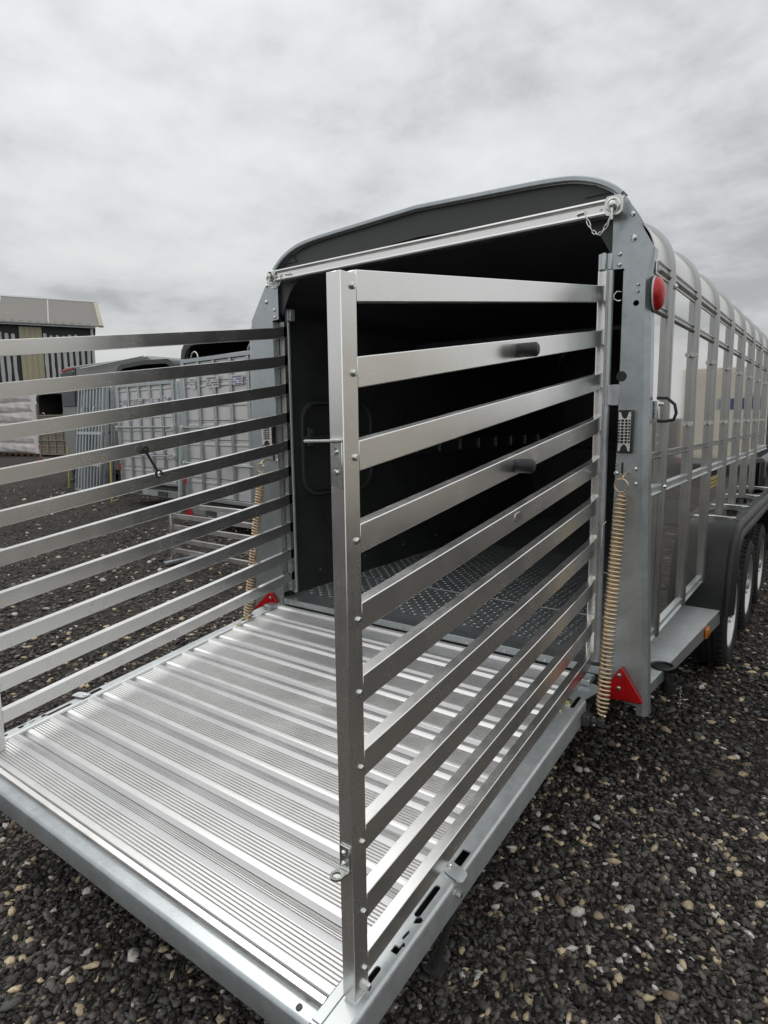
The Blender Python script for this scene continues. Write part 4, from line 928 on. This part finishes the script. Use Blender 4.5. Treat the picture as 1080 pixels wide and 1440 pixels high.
def hurdles():
    first = None; n = 7
    for i in range(n):
        x0 = -13.05+i*0.085; y0 = 5.62-i*0.105; w = 1.28
        if first is None:
            r = empty('steel_hurdle', '', 'hurdle', 'galvanised hurdles stacked upright between the trailers'); first = r
            fr = MB(); fr.beam((0,0,0.03),(w,0,0.03),0.04,0.04); fr.beam((0,0.0,2.28),(w,0.0,2.28),0.04,0.04); fr.box(-0.02,0.02,-0.02,0.02,0.0,2.30); fr.box(w-0.02,w+0.02,-0.02,0.02,0.0,2.30)
            fr.build('frame', GALV, r, bevel=0.004, dz=0)
            for k in range(1, 8):
                x = w*k/8; MB().box(x-0.022,x+0.022,-0.012,0.012,0.052,2.258).build('upright_bar', GALV, r, dz=0)
            for z in (0.62, 1.30): MB().box(0.021,w-0.021,-0.018,-0.0125,z-0.03,z+0.03).build('cross_bar', GALV, r, dz=0)
            for x in (0.35, 0.95): MB().tube([(x,-0.02,1.62),(x,-0.07,1.64),(x+0.03,-0.08,1.78),(x+0.05,-0.06,1.86),(x+0.03,-0.02,1.84)],0.014,6).build('hook', ZINC, r, dz=0)
        else:
            r = first.copy(); COL.objects.link(r)
            for ch in list(first.children): c = ch.copy(); COL.objects.link(c); c.parent = r
        r.location = (x0, y0, 0); r.rotation_euler = (math.radians(-3.0-0.5*i), 0, math.radians(-6+RNG.uniform(-1.5,1.5)))
        r['label'] = ['rearmost galvanised hurdle of the upright stack', 'galvanised hurdle second from the back of the upright stack', 'galvanised hurdle third from the back of the upright stack', 'galvanised hurdle in the middle of the upright stack', 'galvanised hurdle third from the front of the upright stack', 'galvanised hurdle second from the front of the upright stack', 'frontmost galvanised hurdle of the upright stack, facing the yard'][i]
hurdles()

for i, (x, y, h, lab) in enumerate(((-13.35, 5.25, 0.95, 'thin yellow post standing left of the stacked hurdles'), (-9.72, 4.20, 1.05, 'thin yellow post leaning by the corner of the middle closed trailer'))):
    m = MB(); m.tube([(x,y,0.0),(x+0.03,y+0.02,h),(x+0.032,y+0.02,h+0.02)],[0.018,0.018,0.010],10); m.build('yellow_post', YELLOW, None, dz=0); o = bpy.context.scene.collection.objects[-1]
    tag(o, lab, 'post')
m = MB(); m.tube([(-7.42,4.05,0.0),(-7.35,4.12,1.25)],0.028,10); tag(m.build('pale_pole', paint('pale_green_paint', (0.42,0.52,0.46), 0.4), None, dz=0), 'pale green pole leaning between the two closed trailers', 'pole')

def lying_gate():
    r = empty('aluminium_gate', 'low aluminium slatted gate standing on the gravel in front of the nearer closed trailer', 'gate', None, (0, 0, 0))
    for i, zt in enumerate((0.625, 0.500, 0.375, 0.235, 0.115)): MB().beam((-4.36,1.80,zt-0.02),(-2.42,1.80,zt-0.02),0.028,0.050).build('rail', ALU_X, r, dz=0, bevel=0.003)
    for x in (-4.405, -2.395): MB().box(x-0.02,x+0.02,1.778,1.822,0.0,0.64).build('end_post', ALU_Z, r, dz=0, bevel=0.003)
    for x in (-4.2, -2.6): MB().box(x-0.03,x+0.03,1.55,2.05,0.0,0.03).build('foot', GALV, r, dz=0, bevel=0.003)
lying_gate()

def bales():
    x0, x1, y0, y1 = -33.75, -29.95, 12.2, 14.2
    H = 0.50; names = ['bottom', 'second', 'third', 'fourth', 'fifth', 'top']
    m = MB()
    for i in range(6): m.box(x0+0.1+i*0.66,x0+0.35+i*0.66,y0+0.05,y1-0.05,0.0,0.09)
    m.box(x0+0.02,x1-0.02,y0,y1,0.0905,0.12)
    p = m.build('wooden_pallet', WOOD, None, dz=0); tag(p, 'low wooden pallet under the stack of white wrapped bales', 'pallet')
    for k in range(6):
        nx, nz = 26, 8; m = MB(); za = 0.125+k*H; wob = RNG.uniform(-0.05, 0.05, 4)
        # front and back skins bulge; wrinkles run along the layer
        def P(i, j, side):
            u = i/nx; v = j/nz; x = x0+(x1-x0)*u+wob[0]*(0.5-u); bulge = 0.11*math.sin(math.pi*v)**0.6*(0.6+0.4*math.sin(math.pi*u)**0.3)
            wr = 0.018*math.sin(u*23+k*2+v*3)+0.014*math.sin(v*13+u*7+k)
            if side == 0: return (x, y0-bulge-wr, za+H*v+0.012*math.sin(u*9+k*1.7)*math.sin(math.pi*v))
            return (x, y1+bulge, za+H*v)
        vs = [P(i, j, 0) for i in range(nx+1) for j in range(nz+1)]+[P(i, j, 1) for i in range(nx+1) for j in range(nz+1)]
        q = (nx+1)*(nz+1); I = lambda i, j, s_: s_*q+i*(nz+1)+j; fs = []
        for i in range(nx):
            for j in range(nz): fs += [(I(i,j,0),I(i+1,j,0),I(i+1,j+1,0),I(i,j+1,0)),(I(i,j,1),I(i,j+1,1),I(i+1,j+1,1),I(i+1,j,1))]
            fs += [(I(i,nz,0),I(i+1,nz,0),I(i+1,nz,1),I(i,nz,1)),(I(i,0,0),I(i,0,1),I(i+1,0,1),I(i+1,0,0))]
        for i, rv in ((0, 1), (nx, 0)):
            for j in range(nz): fs.append((I(i,j,0),I(i,j+1,0),I(i,j+1,1),I(i,j,1)))
        m.add(vs, fs); o = m.build('wrapped_bale', WRAP, None, dz=0, ang=60)
        tag(o, f'{names[k]} white plastic-wrapped bale of the tall stack in front of the barn' if k in (0, 5) else f'{names[k]} from the bottom of the white wrapped bales stacked by the barn', 'bale', 'white wrapped bales stacked six high')
bales()

def barn():
    r = empty('barn', 'large dark barn with ragged grey strips of rib shading and one cream panel', 'barn')
    Cn = Vector((-33.33, 17.37, 0)); d = Vector((-0.455, -0.890, 0)).normalized(); n = Vector((-0.890, 0.455, 0)).normalized()
    def P(s, t, z): v = Cn+d*s+n*t; return (v.x, v.y, z)
    def slab(s0, s1, t0, t1, z0, z1): return [P(s0,t0,z0),P(s1,t0,z0),P(s1,t1,z0),P(s0,t1,z0),P(s0,t0,z1),P(s1,t0,z1),P(s1,t1,z1),P(s0,t1,z1)]
    He = 6.95; L_ = 14.0; D = 9.0; Hr = 8.9
    m = MB(); m.hexa(slab(0,L_,0,0.1,0,He)); m.hexa(slab(0,L_,D-0.1,D,0,He)); m.hexa(slab(L_-0.1,L_-0.001,0.101,D-0.101,0,He))
    m.build('wall', BARNK, r, dz=0, smooth=False)
    gp = [(0,0),(D,0),(D,He),(D/2,Hr-0.05),(0,He)]
    MB().prism(gp, lambda u,v,w: P(w,u,v), 0.001, 0.1).build('gable_wall', BARNK, r, dz=0, smooth=False)
    # black profiled sheets: shallow ribs
    m = MB()
    for i in range(int(L_/0.305)):
        s = 0.04+i*0.305; m.hexa(slab(s,s+0.05,-0.045,-0.001,0.3,He-0.05))
    m.build('cladding_ribs', BARNK, r, dz=0, smooth=False, kind='stuff')
    # shading between the ribs, built as grey strips: round heads, ragged sides, pointed feet
    i = 0; s = 0.13
    while s < 11.5:
        if not 2.45 < s < 3.62:
            w = 0.185; zt = He-0.50+RNG.uniform(-0.06,0.05)-(0.30 if s < 0.4 else 0); zb = 2.75+RNG.uniform(-0.30,0.30)+(0.8 if s < 0.4 else 0)
            rg = []
            hs = np.linspace(zb+0.45, zt-0.09, 9)
            left = [(s+RNG.uniform(-0.012,0.035)*(1 if z < 5 else 0.3), z) for z in hs]; right = [(s+w-RNG.uniform(-0.012,0.035)*(1 if z < 5 else 0.3), z) for z in hs]
            head = [(s+w-w*0.5*(1-math.cos(t)), zt-0.09+0.09*math.sin(t)) for t in np.linspace(0.2, math.pi-0.2, 7)]
            pts = [(s+w*0.45, zb)]+right+head+left[::-1]
            MB().prism(pts, lambda u,v,w_: P(u,w_,v), -0.062, -0.047).build('rib_shading_strip', BARNG, r, dz=0, smooth=False)
        s += 0.305
    for k in range(4):
        a = 2.50+k*0.272; MB().prism([(a,0),(a+0.03,-0.03),(a+0.06,-0.03),(a+0.09,0),(a+0.266,0),(a+0.266,0.02),(a,0.02)], lambda u,v,w: P(u,v-0.075,w), 0.6, He-0.16).build('cream_sheet', BARNC, r, dz=0, smooth=False)
    # eave: gutter and rafter feet
    m = MB(); m.hexa(slab(-0.2,L_,-0.32,-0.18,He-0.10,He+0.02)); m.build('gutter', GALV, r, dz=0)
    MB().hexa(slab(-0.08,0.06,-0.16,-0.046,0,He-0.11)).build('corner_post', BARNG, r, dz=0)
    f0 = None
    for i in range(34):
        s = 0.1+i*0.41
        if s > L_: break
        MB().hexa(slab(s,s+0.13,-0.30,-0.002,He+0.03,He+0.17)).build('rafter_foot', BARNG, r, dz=0, smooth=False)
    # roof sheets with pale joint strips
    tR, ov = D/2, 0.42; e0 = He+0.14; sl = (Hr-He)/tR
    m = MB()
    for side in (0, 1):
        def Q(s, t, up): tt = t if side == 0 else D-t; return P(s, tt, e0+sl*t+up)
        m.hexa([Q(-0.55,-ov,0),Q(L_,-ov,0),Q(L_,tR,0),Q(-0.55,tR,0),Q(-0.55,-ov,0.06),Q(L_,-ov,0.06),Q(L_,tR,0.06),Q(-0.55,tR,0.06)])
    m.build('roof', BARNR, r, dz=0, smooth=False)
    def Q(s, t, up): return P(s, t, e0+sl*t+up)
    for s in (2.1, 4.55, 7.0, 9.5): MB().hexa([Q(s,-ov,0.061),Q(s+0.07,-ov,0.061),Q(s+0.07,tR,0.061),Q(s,tR,0.061),Q(s,-ov,0.085),Q(s+0.07,-ov,0.085),Q(s+0.07,tR,0.085),Q(s,tR,0.085)]).build('roof_joint', BARNG, r, dz=0, smooth=False)
    MB().hexa([Q(-0.62,-ov,-0.02),Q(-0.40,-ov,-0.02),Q(-0.40,tR,-0.02),Q(-0.62,tR,-0.02),Q(-0.62,-ov,0.10),Q(-0.40,-ov,0.10),Q(-0.40,tR,0.10),Q(-0.62,tR,0.10)]).build('verge_board', BARNC, r, dz=0, smooth=False)
    MB().hexa([Q(-0.5,tR-0.2,0.055),Q(L_,tR-0.2,0.055),Q(L_,tR+0.2,-0.03),Q(-0.5,tR+0.2,-0.03),Q(-0.5,tR-0.2,0.12),Q(L_,tR-0.2,0.12),Q(L_,tR+0.2,0.10),Q(-0.5,tR+0.2,0.10)]).build('ridge_cap', BARNG, r, dz=0, smooth=False)
barn()

def pickup():
    r = empty('pickup_truck', 'black pickup standing ahead of the open cattle trailer, only its side in view', 'pickup'); B = dict(dz=0)
    pr = [(4.75,0.45),(4.70,0.62),(4.72,1.08),(6.10,1.12),(6.35,1.72),(6.50,1.78),(8.10,1.80),(8.30,1.74),(8.95,1.16),(9.90,1.02),(10.05,0.80),(10.05,0.45)]
    MB().prism(pr, YZ, -0.90, 0.90).build('body', BLACKG, r, bevel=0.05, seg=3, **B)
    for s in (-1, 1):
        a, b_ = sorted((s*0.902, s*0.906))
        MB().prism([(6.45,1.18),(6.62,1.66),(7.28,1.68),(7.28,1.18)], YZ, a, b_).build('window', BLACKG, r, **B)
        MB().prism([(7.36,1.18),(7.36,1.68),(8.08,1.66),(8.55,1.18)], YZ, a, b_).build('window', BLACKG, r, **B)
        MB().box(*sorted((s*0.62,s*0.74)),4.665,4.72,0.80,1.04).build('tail_lamp', RED, r, bevel=0.01, **B)
        for y in (7.0, 7.85): MB().box(*sorted((s*0.903,s*0.925)),y-0.10,y+0.06,1.05,1.08).build('door_handle', ZINC, r, bevel=0.005, **B)
        MB().box(*sorted((s*0.90,s*1.02)),8.25,8.42,1.14,1.32).build('door_mirror', BLACKP, r, bevel=0.02, **B)
        MB().box(*sorted((s*0.86,s*0.95)),6.3,8.6,0.36,0.42).build('side_step', ZINC, r, bevel=0.01, **B)
        for y in (5.65, 9.1):
            m = MB(); m.lathe([(0.0,0.22),(0.0,0.34),(0.03,0.38),(0.20,0.38),(0.23,0.34),(0.23,0.22)], (0.68 if s > 0 else -0.91, y, 0.38), 'x', 28); ty = m.build('tyre', RUBBER, r, **B)
            m = MB(); m.lathe([(0.02,0.0),(0.02,0.22),(0.21,0.22),(0.19,0.18),(0.19,0.0)], (0.68 if s > 0 else -0.91, y, 0.38), 'x', 20); m.build('rim', ZINC, ty, **B)
    MB().box(-0.88,0.88,4.58,4.74,0.48,0.62).build('rear_bumper', BLACKP, r, bevel=0.02, **B)
pickup()

# vehicles standing to the right of the camera: seen only as reflections in the polished side
def white_trailer(x, y, ang, Ln, H, label):
    r = empty('box_trailer', label, 'trailer', 'white trailers parked on the right of the yard'); B = dict(dz=0)
    MB().box(0,2.1,0,Ln,0.42,H).build('body', CREAMP, r, bevel=0.04, seg=2, **B)
    for i in range(int(Ln/0.9)+1): MB().box(-0.012,-0.0005,0.05+i*0.9,0.10+i*0.9,0.45,H-0.05).build('side_rib', GALVL, r, **B)
    MB().box(0.1,2.0,-0.012,-0.0005,0.5,H-0.12).build('rear_door', CREAMP, r, bevel=0.005, **B)
    mk = MB(); mk.prism([(0.35,H-1.05),(1.15,H-1.05),(1.15,H-0.78),(0.62,H-0.78),(0.52,H-0.62),(0.45,H-0.78),(0.35,H-0.78)], XZ, -0.016, -0.0125); mk.build('blue_badge', BLUEP, r, **B)
    MB().box(0.05,2.05,-0.03,0.02,0.30,0.42).build('rear_beam', GALV, r, **B)
    for xx in (0.2, 1.9): MB().box(xx-0.08,xx+0.08,-0.05,-0.031,0.31,0.41).build('tail_lamp', RED, r, bevel=0.004, **B)
    for yy in (Ln*0.5-0.4, Ln*0.5+0.4):
        for c in ((0.0,yy,0.32),(1.9,yy,0.32)):
            m = MB(); m.lathe([(0.0,0.18),(0.0,0.28),(0.02,0.32),(0.18,0.32),(0.20,0.28),(0.20,0.18)], c, 'x', 24); ty = m.build('tyre', RUBBER, r, **B)
            m = MB(); m.lathe([(0.02,0.0),(0.02,0.18),(0.17,0.18),(0.14,0.0)], c, 'x', 20); m.build('rim', ZINC, ty, **B)
    local(r, ang, (x, y, 0))
white_trailer(4.1, 0.0, math.radians(-2), 5.2, 2.45, 'cream box trailer parked alongside, seen mirrored in the gate rails')
white_trailer(1.75, 15.5, math.radians(-3), 4.6, 2.7, 'taller cream box trailer farther up the yard, mirrored in the polished side panels')
